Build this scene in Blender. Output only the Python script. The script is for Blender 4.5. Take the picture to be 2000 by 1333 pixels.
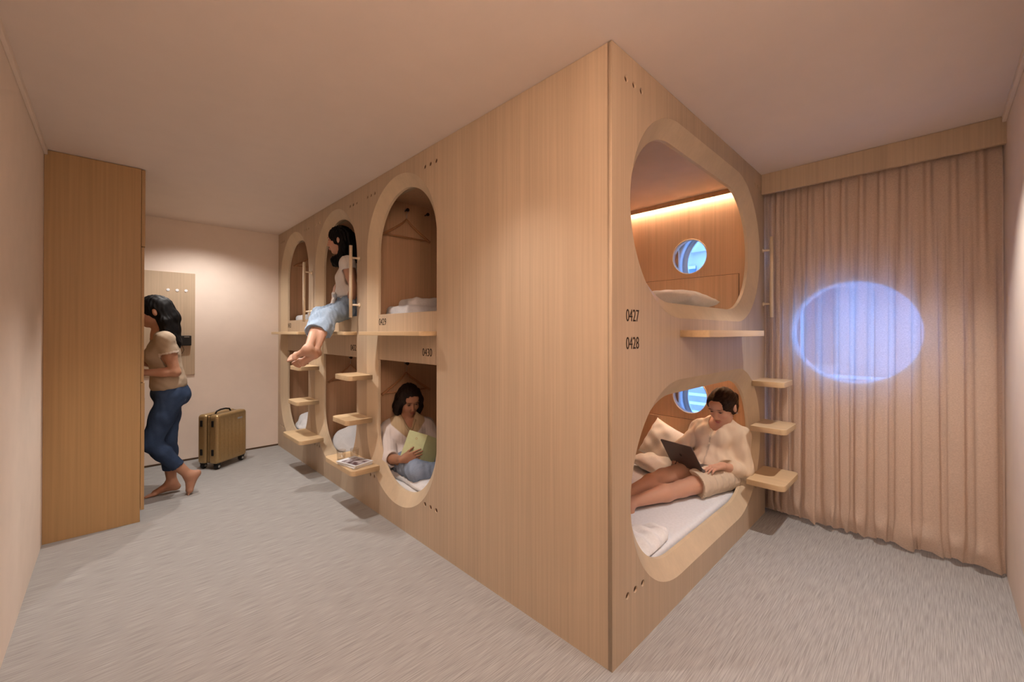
import bpy, bmesh, math, random
import numpy as np
from mathutils import Vector, Matrix

for o in list(bpy.data.objects):
    bpy.data.objects.remove(o, do_unlink=True)
SC = bpy.context.scene
COL = SC.collection
PI = math.pi
H = 2.5                                    # ceiling height

# ------------------------------------------------------------------ camera
YAW, PITCH, ROLL = 0.80026, 0.00505, 0.00024
fw = Vector((math.cos(YAW) * math.cos(PITCH), math.sin(YAW) * math.cos(PITCH), math.sin(PITCH)))
rt = Vector((math.sin(YAW), -math.cos(YAW), 0.0))
up = rt.cross(fw)
r2 = rt * math.cos(ROLL) + up * math.sin(ROLL)
u2 = -rt * math.sin(ROLL) + up * math.cos(ROLL)
cam = bpy.data.cameras.new('camera')
cam.sensor_width = 36.0
cam.sensor_fit = 'HORIZONTAL'
cam.lens = 803.5 / 2000 * 36
cam.shift_y = -(666.5 - 645.9) / 2000
cam.clip_start = 0.02
cam_o = bpy.data.objects.new('camera', cam)
m = Matrix((r2, u2, -fw)).transposed().to_4x4()
m.translation = Vector((-1.4144, -0.8901, 1.3386))
cam_o.matrix_world = m
COL.objects.link(cam_o)
SC.camera = cam_o

# ------------------------------------------------------------------ daylight outside
W = bpy.data.worlds.new('sky')
SC.world = W
W.use_nodes = True
wn = W.node_tree.nodes
wl = W.node_tree.links
bg = wn['Background']
bg.inputs['Color'].default_value = (0.18, 0.42, 1.0, 1)
bg.inputs['Strength'].default_value = 5.4

# ------------------------------------------------------------------ room lamps (recessed ceiling spots) and an added fill
WARM = (1.0, 0.935, 0.88)
def spot(name, loc, power, ang=110, blend=0.7, rad=0.03, target=None):
    l = bpy.data.lights.new(name, 'SPOT')
    l.energy = power
    l.color = WARM
    l.spot_size = math.radians(ang)
    l.spot_blend = blend
    l.shadow_soft_size = rad
    o = bpy.data.objects.new(name, l)
    o.location = loc
    if target:
        d = Vector(target) - Vector(loc)
        o.rotation_euler = d.to_track_quat('-Z', 'Y').to_euler()
    COL.objects.link(o)
    return o
spot('downlight', (-0.50, 0.45, 2.47), 38, 92, 1.0)
spot('downlight', (-0.68, 2.00, 2.47), 70, 96, 0.7, 0.02)
spot('downlight', (-0.70, 3.12, 2.47), 76, 96, 0.7, 0.02)
spot('downlight', (-0.76, 3.95, 2.47), 50, 140, 0.8, 0.03)
spot('downlight', (1.32, -0.74, 2.47), 100, 86, 1.0, 0.02)
spot('downlight', (0.22, -0.84, 2.47), 36, 84, 1.0)
# unseen fill added behind the camera to brighten the ceiling by bounce
spot('added_bounce_fill', (-1.22, -1.00, 1.75), 265, 104, 0.5, 0.15, (-1.22, -1.0, 2.6)).data.color = (1.0, 0.86, 0.76)

# ------------------------------------------------------------------ exposure
SC.view_settings.view_transform = 'Standard'
SC.view_settings.look = 'None'
SC.view_settings.gamma = 1.0
SC.view_settings.use_curve_mapping = False
SC.view_settings.exposure = 0.14

# ------------------------------------------------------------------ materials
def nmat(name, build, rough=0.5, spec=0.3):
    mt = bpy.data.materials.new(name)
    mt.use_nodes = True
    nt = mt.node_tree
    b = nt.nodes['Principled BSDF']
    b.inputs['Roughness'].default_value = rough
    b.inputs['Specular IOR Level'].default_value = spec
    build(nt, b)
    return mt
def N(nt, t, **kw):
    n = nt.nodes.new(t)
    for k, v in kw.items():
        if k in n.inputs: n.inputs[k].default_value = v
        else: setattr(n, k, v)
    return n
def coords(nt, scale, obj=False):
    mp = N(nt, 'ShaderNodeMapping')
    mp.inputs['Scale'].default_value = scale
    if obj:
        tc = N(nt, 'ShaderNodeTexCoord'); nt.links.new(tc.outputs['Object'], mp.inputs['Vector'])
    else:
        g = N(nt, 'ShaderNodeNewGeometry'); nt.links.new(g.outputs['Position'], mp.inputs['Vector'])
    return mp.outputs['Vector']
def two_tone(nt, b, c1, c2, scale, nscale=1.0, detail=4.0, lo=0.35, hi=0.65, bump=0.0, obj=False, bdist=0.002):
    v = coords(nt, scale, obj)
    n = N(nt, 'ShaderNodeTexNoise', Scale=nscale, Detail=detail)
    nt.links.new(v, n.inputs['Vector'])
    r = N(nt, 'ShaderNodeValToRGB')
    r.color_ramp.elements[0].position = lo; r.color_ramp.elements[0].color = (*c1, 1)
    r.color_ramp.elements[1].position = hi; r.color_ramp.elements[1].color = (*c2, 1)
    nt.links.new(n.outputs['Fac'], r.inputs['Fac'])
    nt.links.new(r.outputs['Color'], b.inputs['Base Color'])
    if bump:
        bp = N(nt, 'ShaderNodeBump', Strength=bump, Distance=bdist)
        nt.links.new(n.outputs['Fac'], bp.inputs['Height'])
        nt.links.new(bp.outputs['Normal'], b.inputs['Normal'])
    return n, r
def simple(name, c, rough=0.5, var=0.06, scale=40, bump=0.0, spec=0.3, metal=0.0, obj=False):
    c1 = tuple(max(0, x * (1 - var)) for x in c); c2 = tuple(min(1, x * (1 + var)) for x in c)
    def bd(nt, b):
        two_tone(nt, b, c1, c2, (scale,) * 3, bump=bump, obj=obj)
        b.inputs['Metallic'].default_value = metal
    return nmat(name, bd, rough, spec)
def wood(name, c, axis='z', var=0.09, rough=0.45):
    c1 = tuple(x * (1 - var) for x in c); c2 = tuple(min(1, x * (1 + var * 0.8)) for x in c)
    s = {'z': (75, 75, 1.1), 'y': (75, 2.0, 75), 'x': (2.0, 75, 75)}[axis]
    def bd(nt, b):
        n, r = two_tone(nt, b, c1, c2, s, detail=5, lo=0.3, hi=0.7, bump=0.03)
        v2 = coords(nt, tuple(q * 0.13 for q in s))
        n2 = N(nt, 'ShaderNodeTexNoise', Scale=1.0, Detail=2.0)
        nt.links.new(v2, n2.inputs['Vector'])
        mx = N(nt, 'ShaderNodeMix', data_type='RGBA', blend_type='MULTIPLY')
        mx.inputs[0].default_value = 1.0
        rr = N(nt, 'ShaderNodeMapRange')
        rr.inputs['To Min'].default_value = 0.86; rr.inputs['To Max'].default_value = 1.1
        nt.links.new(n2.outputs['Fac'], rr.inputs['Value'])
        nt.links.new(r.outputs['Color'], mx.inputs[6])
        nt.links.new(rr.outputs['Result'], mx.inputs[7])
        nt.links.new(mx.outputs[2], b.inputs['Base Color'])
    return nmat(name, bd, rough, 0.25)
WD = (0.55, 0.42, 0.295)
M = {}
M['wood'] = wood('oak_veneer_vertical', WD)
M['wood_in'] = wood('oak_veneer_interior', (0.67, 0.42, 0.255))
M['wood_pale'] = wood('pale_ash_vertical', (0.64, 0.505, 0.35), var=0.03)
M['wood_y'] = wood('pale_ash_board_y', (0.68, 0.49, 0.29), 'y', 0.05)
M['wood_x'] = wood('pale_ash_board_x', (0.68, 0.49, 0.29), 'x', 0.05)
M['wood_dark'] = wood('wardrobe_veneer', (0.45, 0.28, 0.13))
M['bunk_ceil'] = simple('bunk_ceiling_laminate', (0.74, 0.58, 0.47), 0.6, 0.03, 6)
M['wood_hang'] = wood('hanger_beech', (0.50, 0.25, 0.12), 'x')
M['wall'] = simple('wall_plaster', (0.86, 0.735, 0.64), 0.85, 0.015, 8, spec=0.1)
M['ceil'] = simple('ceiling_paint', (0.82, 0.71, 0.64), 0.9, 0.01, 6, spec=0.1)
def _floor(nt, b):
    n, r = two_tone(nt, b, (0.27, 0.257, 0.247), (0.465, 0.452, 0.44), (8, 300, 60), detail=4, lo=0.3, hi=0.7, bump=0.1)
M['floor'] = nmat('woven_vinyl_floor', _floor, 0.75, 0.15)
M['vent'] = simple('vent_shade_dark', (0.10, 0.05, 0.026), 0.8)  # dark colour painted in for the shade inside the drilled holes
M['gap'] = simple('dark_shadow_gap', (0.10, 0.06, 0.035), 0.8)
M['print'] = simple('dark_brown_print', (0.035, 0.018, 0.01), 0.6)
M['peg'] = simple('dark_peg', (0.03, 0.012, 0.006), 0.5)
M['white_trim'] = simple('painted_bar', (0.80, 0.66, 0.48), 0.4, 0.02)
M['linen'] = simple('white_bed_linen', (0.83, 0.82, 0.83), 0.9, 0.03, 90, 0.05, 0.1)
M['linen_warm'] = simple('cream_pillow_cotton', (0.80, 0.73, 0.64), 0.9, 0.03, 90, 0.05, 0.1)
M['sheet'] = simple('pale_fitted_sheet', (0.76, 0.765, 0.80), 0.9, 0.03, 60, 0.05, 0.1)
M['black'] = simple('black_plastic', (0.012, 0.011, 0.011), 0.4)
M['rubber'] = simple('black_rubber', (0.015, 0.013, 0.013), 0.6)
M['steel'] = simple('brushed_steel', (0.55, 0.53, 0.50), 0.3, metal=1.0)
M['gold'] = simple('gold_shell', (0.44, 0.30, 0.14), 0.32, 0.05, 60, spec=0.5, metal=0.55)
M['gold_dark'] = simple('dark_gold_frame', (0.26, 0.165, 0.07), 0.35, 0.05, metal=0.6)
M['white'] = simple('white_paint', (0.78, 0.78, 0.80), 0.5, 0.02)
M['page'] = simple('paper_pages', (0.82, 0.78, 0.72), 0.8, 0.04, 200)
def emis(name, c, s):
    def bd(nt, b):
        b.inputs['Base Color'].default_value = (*c, 1)
        b.inputs['Emission Color'].default_value = (*c, 1)
        b.inputs['Emission Strength'].default_value = s
    return nmat(name, bd, 0.5)
M['led'] = emis('led_strip', (1.0, 0.83, 0.65), 82.0)
def _glass(nt, b):
    out = nt.nodes['Material Output']
    tr = N(nt, 'ShaderNodeBsdfTransparent'); gl = N(nt, 'ShaderNodeBsdfGlossy', Roughness=0.03)
    tr.inputs['Color'].default_value = (0.95, 0.94, 0.93, 1)
    mx = N(nt, 'ShaderNodeMixShader')
    mx.inputs[0].default_value = 0.12
    nt.links.new(tr.outputs[0], mx.inputs[1]); nt.links.new(gl.outputs[0], mx.inputs[2])
    nt.links.new(mx.outputs[0], out.inputs['Surface'])
M['glass'] = nmat('clear_glass', _glass)
def _pane(nt, b):
    out = nt.nodes['Material Output']
    tr = N(nt, 'ShaderNodeBsdfTransparent'); gl = N(nt, 'ShaderNodeBsdfGlossy', Roughness=0.02)
    tr.inputs['Color'].default_value = (0.93, 0.96, 1.0, 1)
    mx = N(nt, 'ShaderNodeMixShader'); mx.inputs[0].default_value = 0.04
    nt.links.new(tr.outputs[0], mx.inputs[1]); nt.links.new(gl.outputs[0], mx.inputs[2])
    nt.links.new(mx.outputs[0], out.inputs['Surface'])
M['pane'] = nmat('window_pane', _pane)
def _curtain(nt, b):
    out = nt.nodes['Material Output']
    n, r = two_tone(nt, b, (0.76, 0.59, 0.465), (0.92, 0.74, 0.60), (130, 130, 420), detail=3, bump=0.03)
    b.inputs['Roughness'].default_value = 0.9
    tl = N(nt, 'ShaderNodeBsdfTranslucent'); nt.links.new(r.outputs['Color'], tl.inputs['Color'])
    tp = N(nt, 'ShaderNodeBsdfTransparent'); tp.inputs['Color'].default_value = (0.95, 0.97, 1, 1)
    m1 = N(nt, 'ShaderNodeMixShader'); m1.inputs[0].default_value = 0.30
    m2 = N(nt, 'ShaderNodeMixShader'); m2.inputs[0].default_value = 0.22
    nt.links.new(b.outputs[0], m1.inputs[1]); nt.links.new(tl.outputs[0], m1.inputs[2])
    nt.links.new(m1.outputs[0], m2.inputs[1]); nt.links.new(tp.outputs[0], m2.inputs[2])
    nt.links.new(m2.outputs[0], out.inputs['Surface'])
M['curtain'] = nmat('sheer_linen_curtain', _curtain)

# ------------------------------------------------------------------ object helpers
def link(name, me, mat=None, parent=None, smooth=False):
    o = bpy.data.objects.new(name, me)
    COL.objects.link(o)
    if mat is not None:
        me.materials.clear()
        for q in (mat if isinstance(mat, (list, tuple)) else [mat]): me.materials.append(q)
    if smooth:
        me.polygons.foreach_set('use_smooth', [True] * len(me.polygons))
    if parent is not None:
        off = world_off(parent)
        me.transform(Matrix.Translation(-off))
        o.parent = parent
    return o
def world_off(o):
    v = Vector((0, 0, 0))
    while o is not None:
        v += o.location; o = o.parent
    return v
def tag(o, label=None, cat=None, group=None, kind=None):
    if label: o['label'] = label
    if cat: o['category'] = cat
    if group: o['group'] = group
    if kind: o['kind'] = kind
    return o
def thing(name, label, cat, loc=(0, 0, 0), group=None):
    o = bpy.data.objects.new(name, None)
    o.empty_display_size = 0.1
    o.location = loc
    COL.objects.link(o)
    return tag(o, label, cat, group)
def place_mesh(name, me, mat, label, cat, loc, group=None, smooth=False):
    """one-mesh thing whose origin sits at loc (mesh given in world coordinates)"""
    me.transform(Matrix.Translation(-Vector(loc)))
    o = link(name, me, mat, None, smooth)
    o.location = loc
    return tag(o, label, cat, group)
def copy_tree(o, parent=None):
    c = o.copy(); COL.objects.link(c)
    if parent is not None: c.parent = parent
    for ch in list(o.children): copy_tree(ch, c)
    return c
def struct(name, me, mat, smooth=False):
    return tag(link(name, me, mat, None, smooth), kind='structure')
def bm_mesh(bm, name='m'):
    bmesh.ops.recalc_face_normals(bm, faces=bm.faces)
    me = bpy.data.meshes.new(name); bm.to_mesh(me); bm.free()
    return me
def box_bm(bm, a, b, bev=0.0, seg=2, mtx=None):
    t = bmesh.new()
    bmesh.ops.create_cube(t, size=1.0)
    for v in t.verts:
        v.co = Vector([(a[i] + b[i]) / 2 + v.co[i] * (b[i] - a[i]) for i in range(3)])
    if bev > 0:
        bmesh.ops.bevel(t, geom=t.edges[:], offset=bev, segments=seg, affect='EDGES', profile=0.5)
    if mtx is not None: bmesh.ops.transform(t, matrix=mtx, verts=t.verts[:])
    tmp = bpy.data.meshes.new('t'); t.to_mesh(tmp); t.free(); bm.from_mesh(tmp); bpy.data.meshes.remove(tmp)
def box(a, b, bev=0.0, seg=2, mtx=None):
    bm = bmesh.new(); box_bm(bm, a, b, bev, seg, mtx); return bm_mesh(bm)
def boxes(lst, bev=0.0):
    bm = bmesh.new()
    for a, b in lst: box_bm(bm, a, b, bev)
    return bm_mesh(bm)
def tube(pts, r, seg=10, cap=True, closed=False):
    bm = bmesh.new(); tube_bm(bm, pts, r, seg, cap, closed); return bm_mesh(bm)
def tube_bm(bm, pts, r, seg=10, cap=True, closed=False):
    pts = [Vector(p) for p in pts]; n = len(pts)
    rs = r if isinstance(r, (list, tuple)) else [r] * n
    rings = []; prev = None
    for i, p in enumerate(pts):
        if closed: d = pts[(i + 1) % n] - pts[i - 1]
        else: d = pts[min(i + 1, n - 1)] - pts[max(i - 1, 0)]
        d.normalize()
        if prev is None:
            a = d.orthogonal().normalized()
        else:
            a = (prev - d * prev.dot(d)).normalized()
        prev = a; b = d.cross(a)
        rings.append([bm.verts.new(p + (a * math.cos(2 * PI * k / seg) + b * math.sin(2 * PI * k / seg)) * rs[i]) for k in range(seg)])
    for i in range(n if closed else n - 1):
        A, B = rings[i], rings[(i + 1) % n]
        for k in range(seg):
            bm.faces.new((A[k], A[(k + 1) % seg], B[(k + 1) % seg], B[k]))
    if cap and not closed:
        bm.faces.new(rings[0][::-1]); bm.faces.new(rings[-1])
def lathe(prof, center, axis='z', seg=24):
    """prof: list of (radius, height)"""
    bm = bmesh.new(); rings = []
    for r, h in prof:
        rg = []
        for k in range(seg):
            a = 2 * PI * k / seg
            q = {'z': (r * math.cos(a), r * math.sin(a), h), 'x': (h, r * math.cos(a), r * math.sin(a)), 'y': (r * math.cos(a), h, r * math.sin(a))}[axis]
            rg.append(bm.verts.new(Vector(center) + Vector(q)))
        rings.append(rg)
    for A, B in zip(rings, rings[1:]):
        for k in range(seg): bm.faces.new((A[k], A[(k + 1) % seg], B[(k + 1) % seg], B[k]))
    bm.faces.new(rings[0]); bm.faces.new(rings[-1])
    return bm_mesh(bm)
def stadium(a0, a1, z0, z1, r, n=24):
    pts = []
    for cx, cz, t0 in ((a1 - r, z1 - r, 0), (a0 + r, z1 - r, 90), (a0 + r, z0 + r, 180), (a1 - r, z0 + r, 270)):
        for k in range(n + 1):
            t = math.radians(t0 + 90 * k / n); pts.append((cx + r * math.cos(t), cz + r * math.sin(t)))
    return pts
def circle(cx, cz, r, n=20):
    return [(cx + r * math.cos(2 * PI * k / n), cz + r * math.sin(2 * PI * k / n)) for k in range(n)]
def plate(outer, holes, thick, mapf, bev=0.0):
    """flat plate with holes from outlines (u,v); mapf(u,v,w) -> world, w in 0..thick"""
    cu = bpy.data.curves.new('c', 'CURVE'); cu.dimensions = '2D'; cu.fill_mode = 'BOTH'
    cu.extrude = thick / 2; cu.bevel_depth = bev
    for loop in [outer] + holes:
        s = cu.splines.new('POLY'); s.points.add(len(loop) - 1)
        for p, q in zip(s.points, loop): p.co = (q[0], q[1], 0, 1)
        s.use_cyclic_u = True
    o = bpy.data.objects.new('c', cu); COL.objects.link(o)
    dg = bpy.context.evaluated_depsgraph_get()
    me = bpy.data.meshes.new_from_object(o.evaluated_get(dg))
    bpy.data.objects.remove(o, do_unlink=True); bpy.data.curves.remove(cu)
    co = np.empty(len(me.vertices) * 3, dtype=np.float32); me.vertices.foreach_get('co', co)
    co = co.reshape(-1, 3)
    out = [mapf(float(u), float(v), float(w) + thick / 2) for u, v, w in co]
    me.vertices.foreach_set('co', np.array(out, dtype=np.float32).ravel())
    bm = bmesh.new(); bm.from_mesh(me); bpy.data.meshes.remove(me)
    bmesh.ops.remove_doubles(bm, verts=bm.verts[:], dist=1e-5)
    return bm_mesh(bm)
def prism(outline, thick, mapf, bev=0.0):
    return plate(outline, [], thick, mapf, bev)
def ring(outlines, mapf, close=False):
    """loft between equal-length outlines: list of (outline, depth)"""
    bm = bmesh.new(); R = []
    for ol, w in outlines: R.append([bm.verts.new(mapf(u, v, w)) for u, v in ol])
    prs = list(zip(R, R[1:])) + ([(R[-1], R[0])] if close else [])
    for A, B in prs:
        n = len(A)
        for k in range(n): bm.faces.new((A[k], A[(k + 1) % n], B[(k + 1) % n], B[k]))
    return bm_mesh(bm)
def text(s, size, mapf, depth=0.001, sx=0.78, align='LEFT', boldness=0.0):
    cu = bpy.data.curves.new('t', 'FONT'); cu.body = s; cu.size = size; cu.extrude = depth / 2
    cu.align_x = align; cu.offset = boldness
    o = bpy.data.objects.new('t', cu); COL.objects.link(o)
    dg = bpy.context.evaluated_depsgraph_get()
    me = bpy.data.meshes.new_from_object(o.evaluated_get(dg))
    bpy.data.objects.remove(o, do_unlink=True); bpy.data.curves.remove(cu)
    co = np.empty(len(me.vertices) * 3, dtype=np.float32); me.vertices.foreach_get('co', co)
    co = co.reshape(-1, 3)
    out = [mapf(float(u) * sx, float(v), float(w)) for u, v, w in co]
    me.vertices.foreach_set('co', np.array(out, dtype=np.float32).ravel())
    return me

# ------------------------------------------------------------------ signed-distance modelling (one continuous surface)
class Sdf:
    def __init__(s, lo, hi, h):
        s.h = h; s.o = np.array(lo, dtype=np.float32)
        s.n = np.ceil((np.array(hi) - np.array(lo)) / h).astype(int) + 1
        s.g = np.full(s.n, 0.5, dtype=np.float32)
    def _sub(s, lo, hi, pad):
        a = np.clip(np.floor((np.array(lo) - pad - s.o) / s.h).astype(int), 0, s.n - 1)
        b = np.clip(np.ceil((np.array(hi) + pad - s.o) / s.h).astype(int) + 1, 1, s.n)
        ax = [s.o[i] + s.h * np.arange(a[i], b[i], dtype=np.float32) for i in range(3)]
        X = np.meshgrid(*ax, indexing='ij')
        return tuple(slice(a[i], b[i]) for i in range(3)), X
    def _mix(s, sl, d, k, sub):
        g = s.g[sl]
        if sub:
            d = -d
            hh = np.maximum(k - np.abs(g - d), 0) / max(k, 1e-6)
            s.g[sl] = np.maximum(g, d) + hh * hh * k * 0.25
        else:
            hh = np.maximum(k - np.abs(g - d), 0) / max(k, 1e-6)
            s.g[sl] = np.minimum(g, d) - hh * hh * k * 0.25
    def cap(s, a, b, ra, rb=None, k=0.02, sub=False):
        rb = ra if rb is None else rb
        a = np.array(a, dtype=np.float32); b = np.array(b, dtype=np.float32)
        R = max(ra, rb)
        sl, (X, Y, Z) = s._sub(np.minimum(a, b) - R, np.maximum(a, b) + R, k + 3 * s.h + 0.02)
        d = b - a; L = float(d.dot(d)) + 1e-9
        t = np.clip(((X - a[0]) * d[0] + (Y - a[1]) * d[1] + (Z - a[2]) * d[2]) / L, 0, 1)
        q = np.sqrt((X - a[0] - t * d[0]) ** 2 + (Y - a[1] - t * d[1]) ** 2 + (Z - a[2] - t * d[2]) ** 2)
        s._mix(sl, q - (ra + (rb - ra) * t), k, sub)
    def chain(s, pts, rs, k=0.02, sub=False):
        for i in range(len(pts) - 1): s.cap(pts[i], pts[i + 1], rs[i], rs[i + 1], k, sub)
    def ell(s, c, r, R=None, k=0.02, sub=False):
        c = np.array(c, dtype=np.float32); r = np.array(r, dtype=np.float32); m_ = float(r.max())
        sl, (X, Y, Z) = s._sub(c - m_, c + m_, k + 3 * s.h + 0.02)
        P = np.stack((X - c[0], Y - c[1], Z - c[2]), -1)
        if R is not None: P = P @ np.array(R, dtype=np.float32).T          # rows of R are local axes
        q = np.sqrt(((P / r) ** 2).sum(-1)); q2 = np.sqrt(((P / (r * r)) ** 2).sum(-1)) + 1e-9
        s._mix(sl, q * (q - 1) / q2, k, sub)
    def rbox(s, c, hs, rad, R=None, k=0.02, sub=False):
        c = np.array(c, dtype=np.float32); hs = np.array(hs, dtype=np.float32); m_ = float(np.linalg.norm(hs))
        sl, (X, Y, Z) = s._sub(c - m_, c + m_, k + 3 * s.h + 0.02)
        P = np.stack((X - c[0], Y - c[1], Z - c[2]), -1)
        if R is not None: P = P @ np.array(R, dtype=np.float32).T
        q = np.abs(P) - (hs - rad)
        d = np.sqrt((np.maximum(q, 0) ** 2).sum(-1)) + np.minimum(q.max(-1), 0) - rad
        s._mix(sl, d, k, sub)
    def half(s, p, n):
        """cut away everything on the side n points to"""
        sl, (X, Y, Z) = s._sub(s.o, s.o + s.h * s.n, 0)
        d = (X - p[0]) * n[0] + (Y - p[1]) * n[1] + (Z - p[2]) * n[2]
        s.g = np.maximum(s.g, d.astype(np.float32))
    def mesh(s, disp=None, smooth=1, name='body'):
        g = s.g; S = g < 0
        n = np.array(g.shape)
        c = np.zeros(n - 1, dtype=np.int8)
        for i in (0, 1):
            for j in (0, 1):
                for k in (0, 1):
                    c += S[i:n[0] - 1 + i, j:n[1] - 1 + j, k:n[2] - 1 + k]
        act = (c > 0) & (c < 8)
        ids = np.argwhere(act)
        idx = np.full(act.shape, -1, dtype=np.int64); idx[act] = np.arange(len(ids))
        acc = np.zeros((len(ids), 3)); cnt = np.zeros(len(ids))
        cor = [(i, j, k) for i in (0, 1) for j in (0, 1) for k in (0, 1)]
        val = {q: g[ids[:, 0] + q[0], ids[:, 1] + q[1], ids[:, 2] + q[2]] for q in cor}
        for A in cor:
            for ax in range(3):
                if A[ax]: continue
                B = list(A); B[ax] = 1; B = tuple(B)
                va, vb = val[A], val[B]; mk = (va < 0) != (vb < 0)
                t = np.where(mk, va / np.where(mk, va - vb, 1), 0)
                pt = np.array(A, dtype=float)[None].repeat(len(ids), 0); pt[:, ax] += t
                acc += pt * mk[:, None]; cnt += mk
        V = (ids + acc / np.maximum(cnt, 1)[:, None]) * s.h + s.o
        Q = []
        for ax in range(3):
            lo = [slice(None)] * 3; hi = [slice(None)] * 3
            lo[ax] = slice(0, -1); hi[ax] = slice(1, None)
            e = S[tuple(lo)] != S[tuple(hi)]
            p = np.argwhere(e); b1, b2 = (ax + 1) % 3, (ax + 2) % 3
            p = p[(p[:, b1] > 0) & (p[:, b2] > 0) & (p[:, b1] < n[b1] - 1) & (p[:, b2] < n[b2] - 1)]
            def at(d1, d2):
                q = p.copy(); q[:, b1] -= d1; q[:, b2] -= d2
                return idx[q[:, 0], q[:, 1], q[:, 2]]
            qd = np.stack((at(1, 1), at(0, 1), at(0, 0), at(1, 0)), 1)
            flip = ~S[p[:, 0], p[:, 1], p[:, 2]]
            qd[flip] = qd[flip][:, ::-1]
            Q.append(qd)
        Q = np.concatenate(Q); Q = Q[(Q >= 0).all(1)]
        for _ in range(smooth):
            sm = np.zeros_like(V); ct = np.zeros(len(V))
            for a_, b_ in ((0, 1), (1, 2), (2, 3), (3, 0)):
                np.add.at(sm, Q[:, a_], V[Q[:, b_]]); np.add.at(ct, Q[:, a_], 1)
                np.add.at(sm, Q[:, b_], V[Q[:, a_]]); np.add.at(ct, Q[:, b_], 1)
            V = 0.5 * V + 0.5 * sm / np.maximum(ct, 1)[:, None]
        if disp is not None:
            fn = np.cross(V[Q[:, 2]] - V[Q[:, 0]], V[Q[:, 3]] - V[Q[:, 1]])
            vn = np.zeros_like(V)
            for a_ in range(4): np.add.at(vn, Q[:, a_], fn)
            vn /= np.linalg.norm(vn, axis=1)[:, None] + 1e-12
            V = V + vn * disp(V, vn)[:, None]
        me = bpy.data.meshes.new(name)
        me.vertices.add(len(V)); me.vertices.foreach_set('co', V.astype(np.float32).ravel())
        me.loops.add(len(Q) * 4); me.loops.foreach_set('vertex_index', Q.astype(np.int32).ravel())
        me.polygons.add(len(Q)); me.polygons.foreach_set('loop_start', np.arange(0, len(Q) * 4, 4, dtype=np.int32))
        me.polygons.foreach_set('loop_total', np.full(len(Q), 4, dtype=np.int32))
        me.update(calc_edges=True)
        return me
def fnoise(V, f, seed=0, n=5):
    """cheap smooth pseudo-noise, -1..1, on points V (n,3); f per-axis frequency"""
    rg = np.random.RandomState(seed); out = np.zeros(len(V))
    for i in range(n):
        d = rg.normal(size=3) * np.array(f) * (1 + 0.35 * i); out += np.sin(V @ d + rg.uniform(0, 6.28)) / (1 + 0.4 * i)
    return out / 2.2
# ================================================================== ROOM SHELL
XL, YR, YB, XW = -1.73, -1.157, 4.56, 2.17
struct('floor', box((XL - .1, YR - .1, -.06), (XW + .25, YB + .1, 0)), M['floor'])
struct('ceiling', box((XL - .1, YR - .1, H), (XW + .25, YB + .1, H + .06)), M['ceil'])
struct('wall_left', box((XL - .1, YR - .1, 0), (XL, YB + .1, H)), M['wall'])
struct('wall_back', box((XL, YB, 0), (XW, YB + .1, H)), M['wall'])
struct('wall_right', box((XL, YR - .1, 0), (XW, YR, H)), M['wall'])
# window wall with three round openings
WIN = [(-0.495, 1.341, 0.363), (0.36, 1.93, 0.335), (0.36, 0.78, 0.335)]
rect = lambda a, b, c, d: [(a, b), (c, b), (c, d), (a, d)]
struct('wall_window', plate(rect(YR - .1, 0, YB + .1, H), [circle(a, b, c, 64) for a, b, c in WIN], 0.14, lambda u, v, w: (XW + w, u, v)), M['wall'])
for i, (a, b, c) in enumerate(WIN):
    f = struct('window_%d' % (i + 1), ring([(circle(a, b, c + .03, 64), -.012), (circle(a, b, c - .012, 64), -.012), (circle(a, b, c - .02, 64), .02), (circle(a, b, c - .02, 64), .15), (circle(a, b, c + .03, 64), .15)],
               lambda u, v, w: (XW + w, u, v), True), M['white'], True)
    link('pane', prism(circle(a, b, c - .015, 64), .006, lambda u, v, w: (XW + .09 + w, u, v)), M['pane'], f)
    if i:
        link('inner_rim', ring([(circle(a, b, c - .018, 64), .05), (circle(a, b, c - .06, 64), .055), (circle(a, b, c - .06, 64), .075), (circle(a, b, c - .018, 64), .075)],
             lambda u, v, w: (XW + w, u, v), True), M['white'], f, True)
# slim ceiling trims and a dark strip coloured as the floor shadow line
struct('trim_1', box((XL, YR, H - .034), (XL + .016, 3.03, H), .003), M['wall'])
struct('trim_2', box((XL + .016, YR, H - .034), (2.005, YR + .016, H), .003), M['wall'])
struct('baseboard_shadow_line', box((-1.25, YB - .006, 0), (0, YB, .018)), M['gap'])

# ================================================================== CAPSULE BED BLOCK
pods = thing('capsule_bed_block', 'built-in block of two-storey wooden capsule beds with oval openings', 'capsule beds', (1.03, 2.28, 0))
XE, SR = 2.075, 0.4775
LO = [(1.225 + 1.14 * k, 2.18 + 1.14 * k) for k in range(3)]
LZ = (0.15, 2.43)
RO = [(0.14, 1.96, 0.135, 1.105), (0.14, 1.96, 1.41, 2.385)]
mapL = lambda u, v, w: (w, u, v)
mapR = lambda u, v, w: (u, w, v)
def vents(c0, z, step=.063):
    return [circle(c0 + step * k, z, .0145, 16) for k in range(3)]
vl = []
for (a, b) in LO:
    vl += vents(a + .01, 2.39) + vents(b - .125, 2.39) + vents(a + .004, .256) + vents(b - .125, .256)
vr = vents(.11, 2.392) + vents(1.855, 2.392) + vents(.116, .25) + vents(1.855, .25)
link('front_panel', plate(rect(.02, 0, YB - .003, H - .002), [stadium(a, b, *LZ, SR) for a, b in LO] + vl, .02, mapL), M['wood'], pods)
link('front_panel', plate(rect(0, 0, XE, H - .002), [stadium(a, b, c, d, .4845) for a, b, c, d in RO] + vr, .02, mapR), M['wood'], pods)
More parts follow.
